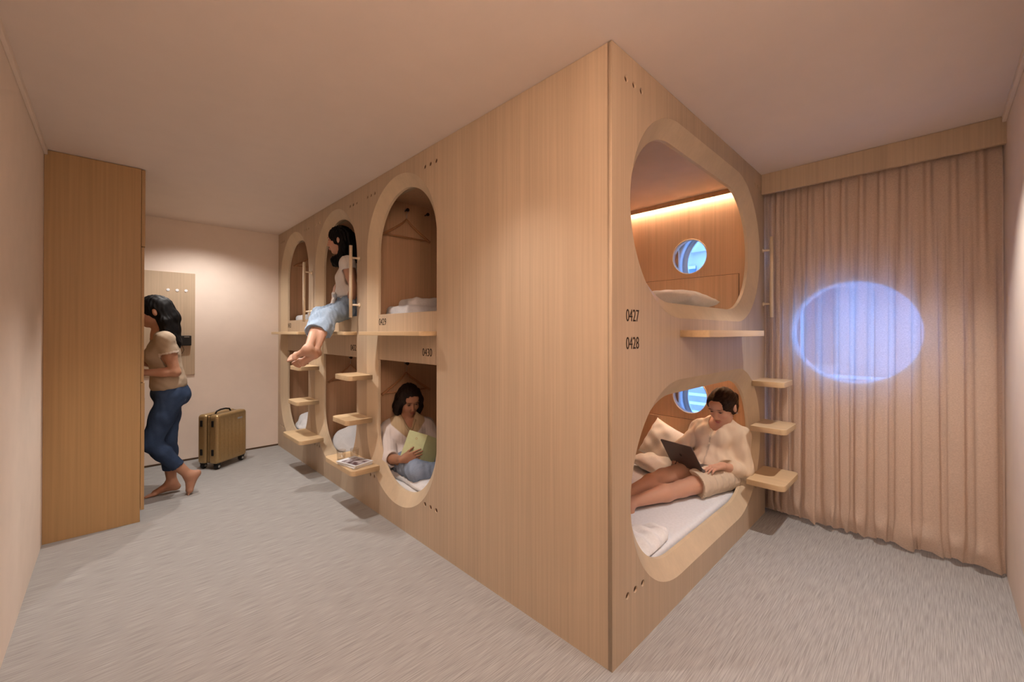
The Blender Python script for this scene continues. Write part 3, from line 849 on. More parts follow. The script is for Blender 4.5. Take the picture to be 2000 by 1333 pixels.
class Head:
    def __init__(s, C, f, roll=0.0, sc=1.0):
        s.C = np.array(C, dtype=float); s.R = frame(f); s.sc = sc
        if roll:
            a, b = math.cos(roll), math.sin(roll); S_, F_, U_ = s.R
            s.R = np.stack((S_ * a + U_ * b, F_, U_ * a - S_ * b))
    def w(s, a, b, c): return s.C + s.sc * (a * s.R[0] + b * s.R[1] + c * s.R[2])
    def loc(s, V): return ((V - s.C) @ s.R.T) / s.sc
    def build(s, B):
        q = s.sc; W = s.w; E = lambda c, r, k=.012, sub=False: B.ell(W(*c), V3(*r) * q, s.R, k * q, sub)
        E((0, -.018, .035), (.073, .090, .083))
        E((0, .030, -.030), (.056, .058, .074), .03)
        E((0, .058, -.092), (.020, .020, .017), .025)
        E((.032, .022, -.068), (.023, .034, .025), .02); E((-.032, .022, -.068), (.023, .034, .025), .02)
        E((.034, .058, -.024), (.024, .024, .024), .02); E((-.034, .058, -.024), (.024, .024, .024), .02)
        E((0, .062, .050), (.052, .028, .036), .02)
        for g in (1, -1):
            E((g * .032, .094, .010), (.017, .014, .011), .010, True)
            E((g * .031, .0745, .010), (.0125, .0125, .0115), .003)
            E((g * .031, .081, .031), (.022, .010, .006), .008)
            E((g * .076, -.012, -.004), (.009, .018, .030), .006)
            E((g * .080, -.014, .014), (.006, .017, .013), .004)
            E((g * .0105, .094, -.033), (.0085, .010, .0075), .005)
        B.cap(W(0, .084, .014), W(0, .103, -.026), .0075 * q, .0100 * q, .010 * q)
        E((0, .090, -.0565), (.023, .010, .0058), .004)
        E((0, .0885, -.0665), (.019, .010, .0065), .004)
    def color(s, V, skin, lip, browc, base):
        L = s.loc(V)
        def blob(c, r):
            d = (((L - np.array(c)) / np.array(r)) ** 2).sum(1); return np.clip(1.5 * np.exp(-d * 1.2), 0, 1)
        out = base.copy()
        def mix(m, c): out[:] = out * (1 - m[:, None]) + np.array(c)[None] * m[:, None]
        for g in (1, -1):
            mix(blob((g * .042, .066, -.028), (.022, .03, .018)) * .25, np.array(lip) * .9 + np.array(skin) * .3)
            mix(blob((g * .031, .085, .031), (.017, .016, .0038)), browc)
            mix(blob((g * .031, .090, .0118), (.0155, .02, .0052)), np.array(browc) * .6)
            mix(blob((g * .031, .090, .0075), (.008, .02, .003)) * .8, np.array(browc) * .5)
            mix(blob((g * .008, .100, -.041), (.003, .006, .002)) * .35, np.array(browc) * 3)
        mix(blob((0, .095, -.057), (.020, .02, .005)), lip); mix(blob((0, .095, -.066), (.017, .02, .006)) * .9, lip)
        mix(blob((0, .098, -.0612), (.021, .02, .0018)) * .8, np.array(lip) * .55)
        return out
def hand(B, Wp, d, p, thumb, curl=(.35, .45, .5, .6), spread=.06, tcurl=.5, sc=.92, tdir=None):
    """wrist, finger direction, palm-facing direction, thumb-side direction"""
    d = unit(d); p = unit(np.array(p) - d * np.dot(p, d)); t = unit(np.array(thumb) - d * np.dot(thumb, d) - p * np.dot(thumb, p))
    Wp = np.array(Wp, dtype=float); R = np.stack((d, t, p))
    B.rbox(Wp + sc * (d * .045), V3(.047, .038, .0135) * sc, .0125 * sc, R, .014)
    B.cap(Wp - d * .02, Wp + d * .02 * sc, .021, .020 * sc, .02)
    B.ell(Wp + sc * (d * .03 + t * .022 + p * .006), V3(.032, .018, .014) * sc, R, .012)
    for i, (off, ln) in enumerate(((.028, .070), (.0095, .078), (-.0095, .073), (-.027, .058))):
        base = Wp + sc * (d * (.086 - .004 * abs(i - 1)) + t * off); dirv = unit(d + t * spread * (1.2 - i * .8)); a = curl[i] * .5
        r = .0086 * sc
        for seg, fr in enumerate((.45, .31, .24)):
            dd = unit(dirv * math.cos(a) + p * math.sin(a)); nx = base + dd * ln * fr * sc
            B.cap(base, nx, r, r * .92, .004); base = nx; r *= .92; a += curl[i]
    base = Wp + sc * (d * .018 + t * .030); a = 0.0
    dirv = unit(d * .62 + t * .75 + p * .25) if tdir is None else unit(tdir); r = .0105 * sc
    for fr in (.042, .032, .026):
        dd = unit(dirv * math.cos(a) + (d * .8 + p * .6) * math.sin(a)); nx = base + dd * fr * sc
        B.cap(base, nx, r, r * .9, .006); base = nx; r *= .9; a += tcurl
def foot(B, A, d, n, sc=.93, side=None):
    """ankle, toe direction, sole normal (pointing out of the sole)"""
    d = unit(d); n = unit(np.array(n) - d * np.dot(n, d)); t = np.cross(d, n); A = np.array(A, dtype=float)
    if side is not None and np.dot(t, side) < 0: t = -t                       # t points to the big-toe side
    heel = A + sc * (-d * .032 + n * .048)
    B.cap(A, heel, .033 * sc, .029 * sc, .03)
    B.cap(A + sc * (d * .01 + n * .01), A + sc * (d * .115 + n * .052), .036 * sc, .022 * sc, .03)
    B.cap(A + sc * (d * .125 + n * .058 + t * .022), A + sc * (d * .12 + n * .06 - t * .024), .0185 * sc, .0165 * sc, .02)
    B.cap(heel + d * .02, A + sc * (d * .11 + n * .06 - t * .022), .022 * sc, .017 * sc, .025)
    for i, (o, ln, r) in enumerate(((.026, .055, .0125), (.008, .054, .0092), (-.006, .048, .0088), (-.019, .040, .0084), (-.031, .031, .008))):
        b = A + sc * (d * .128 + n * .060 + t * o)
        B.cap(b, b + sc * (d * ln + n * .006), r * sc, r * .9 * sc, .005)
def torso(B, J, w=1.0, bust=.052):
    P, Ch, Nk = (np.array(J[k], dtype=float) for k in ('P', 'Ch', 'N'))
    lat = unit(np.array(J['SL']) - np.array(J['SR'])); upv = unit(Nk - P)
    f = unit(np.cross(lat, upv)); J['f'] = f
    R = np.stack((lat, f, upv)); J['R'] = R
    hl = unit(np.array(J['HL_']) - np.array(J['HR_']))
    u0 = unit(Ch - P); Rp = np.stack((unit(hl - u0 * np.dot(hl, u0)), unit(np.cross(hl, u0)), u0))
    B.ell(P, V3(.158, .112, .105) * w, Rp, .04)
    B.ell(P * .5 + Ch * .5, V3(.120, .088, .11) * w, R, .05)
    B.ell(Ch, V3(.135, .095, .135) * w, R, .05)
    for g, k in ((1, 'SL'), (-1, 'SR')):
        B.ell(Ch + lat * g * .062 + f * .072 - upv * .015, V3(bust, bust * .9, bust), R, .03)
        S_ = np.array(J[k], dtype=float)
        B.cap(Nk - upv * .02, S_ - upv * .005, .042, .044, .035)
        B.cap(Ch + lat * g * .07, S_, .06, .045, .04)
def limbs(B, J, arm=1.0, leg=1.0):
    for k in 'LR':
        S_, E_, W_ = (np.array(J[q + k], dtype=float) for q in 'SEW')
        B.chain((S_, S_ * .5 + E_ * .5, E_), (.045 * arm, .041 * arm, .034 * arm), .02)
        B.chain((E_, E_ * .65 + W_ * .35, W_), (.035 * arm, .034 * arm, .0225 * arm), .02)
        H_, K_, A_ = np.array(J['H' + k + '_'], dtype=float), np.array(J['K' + k], dtype=float), np.array(J['A' + k], dtype=float)
        B.chain((H_, H_ * .6 + K_ * .4, K_), (.082 * leg, .073 * leg, .051 * leg), .03)
        B.chain((K_, K_ * .68 + A_ * .32, A_), (.050 * leg, .052 * leg, .031 * leg), .025)
def bounds(J, pad=.2, extra=()):
    P = [np.array(v, dtype=float) for k, v in J.items() if k not in ('f', 'R')] + [np.array(e) for e in extra]
    return np.min(P, 0) - pad, np.max(P, 0) + pad
def body(root, J, hd, skin, lip, brow, hands, feet, h=.0045, w=1.0, shift=(0, 0, 0), leg=1.0, arm=1.0, neck_r=.046):
    lo, hi = bounds(J, .19, [hd.w(0, 0, .13)])
    B = Sdf(lo, hi, h)
    torso(B, J, w); limbs(B, J, arm, leg)
    B.cap(J['N'] - J['R'][2] * .03, hd.w(0, -.022, -.055), neck_r + .006, neck_r, .03)
    hd.build(B)
    for a in hands: hand(B, *a[:4], **(a[4] if len(a) > 4 else {}))
    for a in feet: foot(B, *a[:3], **(a[3] if len(a) > 3 else {}))
    me = B.mesh(None, 1)
    paint(me, lambda V: hd.color(V, skin, lip, brow, np.repeat(np.array([skin], dtype=float), len(V), 0)))
    link('body', me, M['skin'], root, True)
def garment(root, name, J, build, color, mat='cloth', amp=.004, f=(45, 45, 22), seed=1, h=.006, label=None, pad=.2, lohi=None):
    lo, hi = lohi or bounds(J, pad)
    B = Sdf(lo, hi, h); build(B)
    me = B.mesh(lambda V, n: amp * fnoise(V, f, seed) + amp * .6 * fnoise(V, tuple(1.9 * q for q in f), seed + 7), 1)
    paint(me, color if callable(color) else flat(color))
    o = link(name, me, M[mat], root, True)
    if label: o['label'] = label
    return o
def sleeve(B, S_, E_, W_, r0, r1, r2, frac, k=.02, hollow=True):
    S_, E_, W_ = (np.array(q, dtype=float) for q in (S_, E_, W_))
    end = E_ + (W_ - E_) * frac if frac > 0 else S_ + (E_ - S_) * (1 + frac)
    if frac > 0:
        B.chain((S_, E_, end), (r0, r1, r2), k); d = unit(W_ - E_)
    else:
        B.cap(S_, end, r0, r2, k); d = unit(E_ - S_)
    if hollow:
        B.cap(end - d * .012, end + d * (r2 + .03), r2 * .82, r2 * 1.02, .004, True)
        B.cap(end + d * (r2 * .45), end + d * (r2 * .7), r2 * 1.06, r2 * 1.02, .004, True)
def trunk(B, J, grow=.012, w=1.0, bust=.052, low=None):
    """loose shell over the torso"""
    P, Ch, Nk, lat, f, upv = J['P_'], J['Ch_'], J['N_'], *J['R']
    R = J['R']
    if low is None: low = P
    B.ell(low, V3(.150, .108, .10) * w + grow, R, .05)
    B.ell(P * .45 + Ch * .55, V3(.130, .096, .12) * w + grow, R, .05)
    B.ell(Ch, V3(.137, .097, .135) * w + grow, R, .05)
    for g, k in ((1, 'SL'), (-1, 'SR')):
        B.ell(Ch + lat * g * .062 + f * .074 - upv * .015, V3(bust, bust * .9, bust) + grow * .7, R, .04)
        S_ = np.array(J[k], dtype=float)
        B.cap(Nk - upv * .025 + lat * g * .055, S_, .040 + grow * .7, .046 + grow * .7, .03)
        B.cap(Ch + lat * g * .07, S_, .064 + grow, .046 + grow, .04)
def neckline(B, J, hd, v=.10, r=.055, wid=.6):
    """cut a V / round neck opening"""
    Nk, (lat, f, upv) = J['N_'], J['R']
    top = Nk + upv * .07
    B.cap(top, Nk + upv * .0 + f * .02, r + .012, r, .008, True)
    if v: B.cap(Nk + f * .075 + upv * .03, Nk + f * .13 - upv * v, r * wid, .004, .006, True)
def prep(J):
    for k in ('P', 'Ch', 'N'): J[k + '_'] = np.array(J[k], dtype=float)
    for k in list(J): J[k] = np.array(J[k], dtype=float)
    lat = unit(J['SL'] - J['SR']); upv = unit(J['N'] - J['P']); f = unit(np.cross(lat, upv)); J['f'] = f; J['R'] = np.stack((lat, f, unit(np.cross(f, lat) * -1) if False else upv))
def hairmesh(root, hd, build, color, lohi, amp=.003, h=.005, seed=3, f=None):
    B = Sdf(lohi[0], lohi[1], h); build(B)
    def dp(V, n):
        L = hd.loc(V); return amp * fnoise(L, f or (150, 150, 14), seed, 6)
    me = B.mesh(dp, 1)
    c0 = np.array(color)
    paint(me, lambda V: c0[None] * (1 + .35 * fnoise(hd.loc(V), (230, 230, 12), seed + 1)[:, None]))
    return link('hair', me, M['hair'], root, True)
def cap_hair(B, hd, thick=.012, face=(.066, .10, .083), fy=.105, fz=-.022, low=-.04):
    q = hd.sc
    B.ell(hd.w(0, -.020, .037), (V3(.074, .092, .085) + thick) * q, hd.R, .01)
    B.ell(hd.w(0, -.050, -.02), (V3(.066, .058, .06) + thick * .6) * q, hd.R, .03)
    B.ell(hd.w(0, fy, fz), V3(*face) * q, hd.R, .012, True)

# ------------------------------------------------------------------ woman with the laptop
def woman_laptop():
    root = thing('person', 'woman in cream linen blouse sitting in the lower right bunk using a laptop', 'person', (1.74, .23, .24))
    J = dict(P=(1.735, .235, .335), Ch=(1.815, .235, .58), N=(1.81, .222, .675), SL=(1.785, .085, .605), SR=(1.825, .370, .61),
             EL=(1.765, .05, .37), WL=(1.575, .135, .425), ER=(1.72, .49, .42), WR=(1.62, .385, .425),
             HL_=(1.71, .150, .325), HR_=(1.73, .32, .325), KL=(1.29, .285, .305), AL=(.865, .43, .29), KR=(1.29, .41, .355), AR=(.91, .50, .30))
    prep(J); hd = Head((1.775, .192, .795), (-.87, .20, -.42), sc=1.06)
    skin = (.62, .345, .235); lip = (.44, .13, .12); brow = (.035, .018, .012)
    fdir = V3(-.93, .36, -.04)
    body(root, J, hd, skin, lip, brow,
         [(J['WL'], fdir, (0, 0, -1), (.36, .93, 0), dict(curl=(.28, .3, .33, .38), tcurl=.3)), (J['WR'], fdir, (0, 0, -1), (-.36, -.93, 0), dict(curl=(.3, .3, .35, .4), tcurl=.3))],
         [(J['AL'], (-.85, .3, .35), (-.4, .1, -.9)), (J['AR'], (-.85, .2, .4), (-.45, .1, -.85))])
    lat, f, upv = J['R']; cream = (.72, .57, .42)
    def blouse(B):
        trunk(B, J, .013, 1.0)
        B.ell(J['P_'] + upv * .05 + f * .02, V3(.165, .125, .10), J['R'], .05)
        sleeve(B, J['SL'], J['EL'], J['WL'], .056, .060, .050, .40)
        sleeve(B, J['SR'], J['ER'], J['WR'], .056, .060, .050, .40)
        for k in 'LR':                                                       # rolled cuffs
            e = J['E' + k] + (J['W' + k] - J['E' + k]) * .36; d = unit(J['W' + k] - J['E' + k])
            B.cap(e - d * .018, e + d * .012, .056, .054, .006)
        neckline(B, J, hd, .0, .062, .85)
        B.cap(J['N_'] + f * .07 + upv * .03, J['N_'] + f * .165 - upv * .185 - lat * .01, .062, .006, .006, True)
    def bcol(V):
        c = np.repeat(np.array([cream]), len(V), 0)
        L = (V - J['Ch_']) @ J['R'].T
        pl = np.abs(L[:, 0] - .004) < .0055
        c[pl & (L[:, 1] > .03)] *= .80
        return c
    garment(root, 'blouse', J, blouse, bcol, amp=.0075, f=(30, 22, 14), seed=11, h=.0055)
    for i in range(6):
        p = J['Ch_'] + f * (.142 - .006 * abs(i - 1)) + upv * (.03 - .05 * i) + lat * .008
        link('button', lathe([(.006, -.003), (.006, .003), (.004, .004)], tuple(p), 'x', 10), M['white_trim'], root)
    def shorts(B):
        B.ell(J['P_'] - upv * .01, V3(.172, .128, .112), J['R'], .05)
        for k in 'LR':
            e = J['H' + k + '_'] + (J['K' + k] - J['H' + k + '_']) * (.86 if k == 'L' else .66); d = unit(J['K' + k] - J['H' + k + '_'])
            B.chain((J['H' + k + '_'], e), (.096, .096), .03)
            B.cap(e - d * .01, e + d * .14, .080, .094, .004, True); B.cap(e + d * .03, e + d * .16, .12, .12, .004, True)
        B.half((0, 0, .238), (0, 0, -1))
    garment(root, 'shorts', J, shorts, (.66, .53, .40), amp=.005, f=(30, 30, 30), seed=4)
    def hb(B):
        cap_hair(B, hd, .010, (.066, .10, .078), .108, -.030)
        B.ell(hd.w(.0, -.115, -.015), V3(.045, .038, .045), hd.R, .02)
        B.ell(hd.w(.01, -.135, .01), V3(.03, .025, .03), hd.R, .015)
        for g in (1, -1):
            B.ell(hd.w(g * .056, .020, .050), V3(.028, .05, .045), hd.R, .02)
            B.cap(hd.w(g * .072, .012, .02), hd.w(g * .070, .018, -.06), .005, .002, .006)
            B.ell(hd.w(g * .085, -.012, -.008), V3(.014, .020, .028), hd.R, .004, True)
        B.cap(hd.w(.012, .10, .095), hd.w(.006, .02, .14), .004, .004, .008, True)
    hairmesh(root, hd, hb, (.022, .011, .007), (hd.C - .19, hd.C + .19), .003, .0045, f=(60, 20, 160))
    for g in (1, -1):
        link('earring', lathe([(.004, -.004), (.004, .004)], tuple(hd.w(g * .088, -.006, -.034)), 'y', 10), M['steel'], root)
    # ---- laptop (held on her lap: its own thing)
    BR, BL = V3(1.425, .20, .408), V3(1.525, .465, .396); TRv, TLv = V3(1.335, .235, .578), V3(1.435, .50, .566)
    lp = thing('laptop', 'open dark grey laptop on the lap of the woman in cream blouse', 'laptop', tuple((BR + BL) / 2))
    l = unit(BL - BR); upl = unit((TRv - BR) - l * np.dot(TRv - BR, l)); nrm = np.cross(l, upl)
    if np.dot(nrm, (-1, 0, 0)) < 0: nrm = -nrm                               # outward from the lid's back
    Wd = float(np.linalg.norm(BL - BR)); Hd = .195
    Mx = Matrix(((l[0], upl[0], nrm[0], BR[0]), (l[1], upl[1], nrm[1], BR[1]), (l[2], upl[2], nrm[2], BR[2]), (0, 0, 0, 1)))
    gm = simple('space_grey_aluminium', (.13, .105, .10), .38, .03, metal=.5)
    def slab(w0, h0, w1, h1, z0, z1, r, mtx):
        return (lambda me: (me.transform(mtx), me)[1])(prism(stadium(w0, w1, h0, h1, r, 6), z1 - z0, lambda u, v, w: (u, v, z0 + w)))
    link('lid', slab(0, 0, Wd, Hd, -.006, 0, .012, Mx), gm, lp)
    link('screen', slab(.008, .01, Wd - .008, Hd - .006, -.0068, -.0062, .006, Mx), emis('laptop_screen', (.55, .65, .9), .5), lp)
    # emblem: bitten round fruit with a leaf
    em = []
    for k in range(36):
        a = 2 * PI * k / 36; rr = .0125 * (1 - .10 * abs(math.cos(a)) ** 8 - (.16 if abs(a - PI / 2) < .18 else 0)); em.append((Wd / 2 + rr * .92 * math.cos(a), Hd / 2 - .002 + rr * math.sin(a)))
    bite = [(Wd / 2 - .0125 - .001 + .0052 * math.cos(2 * PI * k / 16), Hd / 2 + .0015 + .0052 * math.sin(2 * PI * k / 16)) for k in range(16)]
    em = [p for p in em if (p[0] - (Wd / 2 - .0135)) ** 2 + (p[1] - Hd / 2 - .0015) ** 2 > .0052 ** 2]
    eb = link('lid_emblem', (lambda me: (me.transform(Mx), me)[1])(prism(em, .0004, lambda u, v, w: (u, v, w + .0001))), M['black'], lp)
    lf = [(Wd / 2 + .001 + .0045 * t_, Hd / 2 + .0125 + .0055 * t_ + s_ * .0018 * math.sin(PI * t_)) for s_, rng_ in ((1, range(7)), (-1, range(5, 0, -1))) for t_ in [q / 6 for q in rng_]]
    link('emblem_leaf', (lambda me: (me.transform(Mx), me)[1])(prism(lf, .0004, lambda u, v, w: (u, v, w + .0001))), M['black'], eb)
    bk = unit(np.cross(l, (0, 0, 1)));
    if np.dot(bk, (1, 0, 0)) < 0: bk = -bk
    Mb = Matrix(((l[0], bk[0], 0, BR[0]), (l[1], bk[1], 0, BR[1]), (l[2], bk[2] , 1, BR[2] - .004), (0, 0, 0, 1)))
    link('base', slab(0, .0, Wd, .195, -.007, .004, .012, Mb), gm, lp)
    link('keyboard', slab(.018, .02, Wd - .018, .10, .004, .0055, .004, Mb), M['black'], lp)
woman_laptop()

# ------------------------------------------------------------------ reading woman
def woman_reading():
    root = thing('person', 'woman in white and khaki shirt reading a green book cross-legged in the nearest lower capsule', 'person', (.31, 2.08, .24))
    J = dict(P=(.31, 2.10, .325), Ch=(.31, 2.125, .56), N=(.31, 2.11, .65), SR=(.165, 2.155, .565), SL=(.455, 2.06, .565),
             ER=(.115, 2.035, .365), WR=(.125, 1.845, .405), EL=(.52, 1.96, .40), WL=(.44, 1.81, .46),
             HR_=(.23, 2.06, .32), HL_=(.40, 2.03, .32), KR=(.185, 1.74, .325), AR=(.50, 1.60, .29), KL=(.62, 1.72, .355), AL=(.28, 1.55, .28))
    prep(J); hd = Head((.305, 2.07, .79), (-.16, -.88, -.40), roll=.06)
    skin = (.40, .20, .12); lip = (.27, .075, .055); brow = (.015, .008, .006)
    lat, f, upv = J['R']
    body(root, J, hd, skin, lip, brow,
         [(J['WR'], (.86, -.40, .22), (.42, .86, -.2), (.2, .1, 1), dict(curl=(.16, .2, .24, .3), tcurl=.05, tdir=(.85, .1, .42))), (J['WL'], (-.2, -.5, .6), (-.8, .4, .2), (-.2, -.3, .9), dict(curl=(.4, .45, .5, .5)))],
         [(J['AR'], (.85, -.2, -.1), (0, -.5, -.8)), (J['AL'], (-.85, -.15, -.05), (0, -.5, -.8))], w=1.0)
    white, khaki = (.74, .68, .66), (.46, .34, .205)
    def shirt(B):
        trunk(B, J, .014, 1.0); B.ell(J['P_'] + upv * .03 + f * .02, V3(.165, .13, .085), J['R'], .05)
        sleeve(B, J['SR'], J['ER'], J['WR'], .058, .062, .052, .22); sleeve(B, J['SL'], J['EL'], J['WL'], .058, .062, .052, .22)
        neckline(B, J, hd, .0, .058, .85)
        B.cap(J['N_'] + f * .07 + upv * .03, J['N_'] + f * .15 - upv * .15, .052, .006, .006, True)
    def scol(V):
        L = (V - J['Ch_']) @ J['R'].T
        e = np.minimum(L[:, 2] + .075 - .95 * np.abs(L[:, 0]), .135 - np.abs(L[:, 0]))
        w = np.clip(e / .008 + .5, 0, 1)[:, None]
        return w * np.array([khaki]) + (1 - w) * np.array([white])
    garment(root, 'shirt', J, shirt, scol, amp=.0055, f=(26, 26, 10), seed=21, h=.0055)
    def collar(B):
        for g in (1, -1):
            B.cap(J['N_'] + lat * g * .052 - f * .02 + upv * .035, J['N_'] + lat * g * .045 + f * .07 - upv * .02, .012, .009, .01)
            B.cap(J['N_'] + lat * g * .045 + f * .07 - upv * .02, J['N_'] + lat * g * .012 + f * .115 - upv * .085, .009, .005, .01)
    garment(root, 'collar', J, collar, khaki, amp=.001, h=.005)
    def jeans(B):
        B.ell(J['P_'] - upv * .015, V3(.168, .122, .10), J['R'], .05)
        for k in 'LR':
            B.chain((J['H' + k + '_'], J['K' + k]), (.094, .072), .03); B.chain((J['K' + k], J['K' + k] * .1 + J['A' + k] * .9), (.070, .058), .03)
        B.half((0, 0, .238), (0, 0, -1))
    garment(root, 'jeans', J, jeans, lambda V: np.array([[.235, .285, .38]]) * (1 + .22 * fnoise(V, (9, 9, 9), 3)[:, None]), 'denim', .005, (40, 40, 30), 8)
    def hb(B):
        cap_hair(B, hd, .014, (.060, .10, .083), .110, -.028)
        for g in (1, -1):
            B.chain((hd.w(g * .05, .01, .075), hd.w(g * .082, .004, .0), hd.w(g * .090, .0, -.075), hd.w(g * .082, .020, -.130)), (.030, .030, .032, .016), .02)
            B.chain((hd.w(g * .04, -.075, .0), hd.w(g * .06, -.07, -.09), hd.w(g * .062, -.045, -.145)), (.05, .045, .022), .03)
        B.chain((hd.w(0, -.09, 0), hd.w(0, -.085, -.10), hd.w(0, -.07, -.145)), (.05, .05, .03), .03)
        B.ell(hd.w(0, .105, -.03), V3(.050, .07, .08), hd.R, .012, True)
    hairmesh(root, hd, hb, (.016, .009, .007), (hd.C - .23, hd.C + .21), .0028, f=(110, 110, 14))
    # ---- green book
    Cb = V3(.232, 1.83, .480)
    bk = thing('book', 'open pale green paperback held by the reading woman', 'book', tuple(Cb))
    fdir = unit(V3(-.42, -.86, .28))                                         # cover faces us
    u_ = unit(V3(.36, -.12, 1.0)); u_ = unit(u_ - fdir * np.dot(u_, fdir)); r_ = np.cross(u_, fdir)
    if r_[0] < 0: r_ = -r_
    gm = simple('green_book_cover', (.58, .63, .36), .55, .03)
    def page_box(sgn, ang, mat, name, t0, t1, inset=0.0):
        d = unit(r_ * math.cos(ang) * sgn - fdir * math.sin(ang) * 1.0); nn = unit(np.cross(d, u_));
        if np.dot(nn, fdir) < 0: nn = -nn
        Sp = Cb + r_ * .045
        mtx = Matrix(((d[0], u_[0], nn[0], Sp[0]), (d[1], u_[1], nn[1], Sp[1]), (d[2], u_[2], nn[2], Sp[2]), (0, 0, 0, 1)))
        return link(name, box((0, -.102 + inset, t0), (.142 - inset, .102 - inset, t1), 0, 2, mtx), mat, bk), mtx
    c1, m1 = page_box(-1, .22, gm, 'front_cover', -.0015, .0015)
    page_box(-1, .22, M['page'], 'pages', -.012, -.0016, .004)
    page_box(1, .55, gm, 'back_cover', -.0015, .0015)
    page_box(1, .55, M['page'], 'pages', -.012, -.0016, .004)
    tm = text('A', .012, lambda u, v, w: tuple(m1 @ Vector((.062 + u, .060 + v, .0017 + w))), .0003)
    bpy.data.meshes.remove(tm)
    link('cover_mark', (lambda me: (me.transform(m1), me)[1])(ring([(circle(.07, .055, .008, 20), .0016), (circle(.07, .055, .006, 20), .0019), (circle(.07, .055, .005, 20), .0016)], lambda u, v, w: (u, v, w))), M['wood_dark'], c1)
woman_reading()

# ------------------------------------------------------------------ woman sitting on the upper bunk edge
def woman_edge():
    root = thing('person', 'woman in white blouse and light jeans sitting on the upper bunk edge, bare feet dangling', 'person', (.13, 2.80, 1.476))
    J = dict(P=(.13, 2.80, 1.565), Ch=(.145, 2.825, 1.84), N=(.105, 2.835, 1.985), SL=(.055, 2.685, 1.94), SR=(.165, 2.965, 1.94),
             EL=(.10, 2.665, 1.73), WL=(.07, 2.665, 1.575), ER=(.075, 2.955, 1.74), WR=(.0, 2.865, 1.585),
             HL_=(.10, 2.72, 1.555), HR_=(.15, 2.88, 1.555), KL=(-.165, 2.535, 1.468), KR=(-.185, 2.64, 1.478), AL=(-.31, 2.415, 1.175), AR=(-.37, 2.37, 1.215))
    prep(J); hd = Head((.055, 2.865, 2.165), (-.80, .58, -.12), roll=-.05)
    skin = (.60, .34, .235); lip = (.45, .14, .12); brow = (.02, .012, .01)
    lat, f, upv = J['R']
    body(root, J, hd, skin, lip, brow,
         [(J['WL'], (-.55, .25, -.35), (0, 0, -1), (.3, .8, 0), dict(curl=(.5, .5, .5, .5))), (J['WR'], (-.7, .1, -.35), (0, 0, -1), (.1, -.8, 0), dict(curl=(.5, .5, .5, .5)))],
         [(J['AL'], (-.74, .22, -.40), (-.1, .85, -.45), dict(side=V3(-.2, .9, .3), sc=.88)), (J['AR'], (-.80, .46, -.22), (-.1, .70, -.60), dict(side=V3(.2, -.9, -.5), sc=.86))], leg=.82)
    white = (.76, .71, .66)
    def blouse(B):
        trunk(B, J, .016, 1.0, low=J['P_'] + (J['Ch_'] - J['P_']) * .45)
        for k in 'LR':
            d = unit(J['E' + k] - J['S' + k]); B.cap(J['S' + k], J['S' + k] + d * .05, .058, .056, .02)
            B.cap(J['S' + k] + d * .07, J['S' + k] + d * .14, .06, .06, .004, True)
        neckline(B, J, hd, .04, .058)
        pz = J['P_'] + (J['Ch_'] - J['P_']) * .30; B.half(tuple(pz), tuple(-unit(J['Ch_'] - J['P_'])))
    garment(root, 'blouse', J, blouse, white, amp=.004, f=(34, 34, 9), seed=31, h=.0055)
    def bow(B):
        c = J['P_'] + (J['Ch_'] - J['P_']) * .36 + f * .135
        c = c + lat * .05
        B.ell(c, V3(.020, .018, .018), J['R'], .01)
        B.ell(c + lat * .05 + upv * .018, V3(.045, .02, .022), J['R'], .012); B.ell(c - lat * .05 + upv * .012, V3(.045, .02, .022), J['R'], .012)
        B.chain((c, c + lat * .03 - upv * .06 + f * .02), (.012, .02), .01); B.chain((c, c - lat * .03 - upv * .075 + f * .02), (.012, .022), .01)
        w = J['P_'] + (J['Ch_'] - J['P_']) * .34
        B.ell(w, V3(.137, .108, .032), J['R'], .01)
    garment(root, 'waist_tie', J, bow, white, amp=.003, f=(70, 70, 60), seed=33, h=.005)
    blue = (.33, .42, .54)
    def jeans(B):
        B.ell(J['P_'] + upv * .01, V3(.170, .122, .115), J['R'], .05)
        for k in 'LR':
            e = J['K' + k] + (J['A' + k] - J['K' + k]) * .60; d = unit(J['A' + k] - J['K' + k])
            B.chain((J['H' + k + '_'], J['K' + k], e), (.090, .068, .072), .03)
            B.cap(e - d * .01, e + d * .13, .054, .072, .004, True); B.cap(e + d * .035, e + d * .16, .10, .10, .004, True)
        B.half((0, 0, 1.474), (0, 0, -1)) if False else None
    garment(root, 'jeans', J, jeans, lambda V: np.array([blue]) * (1 + .20 * fnoise(V, (10, 10, 10), 3)[:, None]), 'denim', .007, (34, 34, 26), 18, label='light blue cropped jeans')
    def hb(B):
        cap_hair(B, hd, .016, (.062, .10, .088), .105, -.030)
        B.chain((hd.w(0, -.085, .02), hd.w(.0, -.11, -.10), hd.w(.02, -.09, -.20), hd.w(.03, -.06, -.27)), (.062, .062, .055, .03), .03)
        B.chain((hd.w(.06, -.03, .04), hd.w(.085, -.045, -.06), hd.w(.085, -.03, -.15), hd.w(.07, .02, -.21)), (.03, .034, .04, .030), .02)
        B.chain((hd.w(.07, -.02, -.15), hd.w(.05, .045, -.175), hd.w(.035, .055, -.21)), (.035, .036, .022), .02)
        B.chain((hd.w(-.06, -.03, .04), hd.w(-.085, -.045, -.06), hd.w(-.08, -.02, -.18)), (.03, .034, .025), .02)
        for g in (1, -1): B.ell(hd.w(g * .088, -.008, -.006), V3(.018, .020, .028), hd.R, .004, True)
    hairmesh(root, hd, hb, (.005, .004, .004), (hd.C - .34, hd.C + .24), .005, f=(130, 130, 15))
woman_edge()

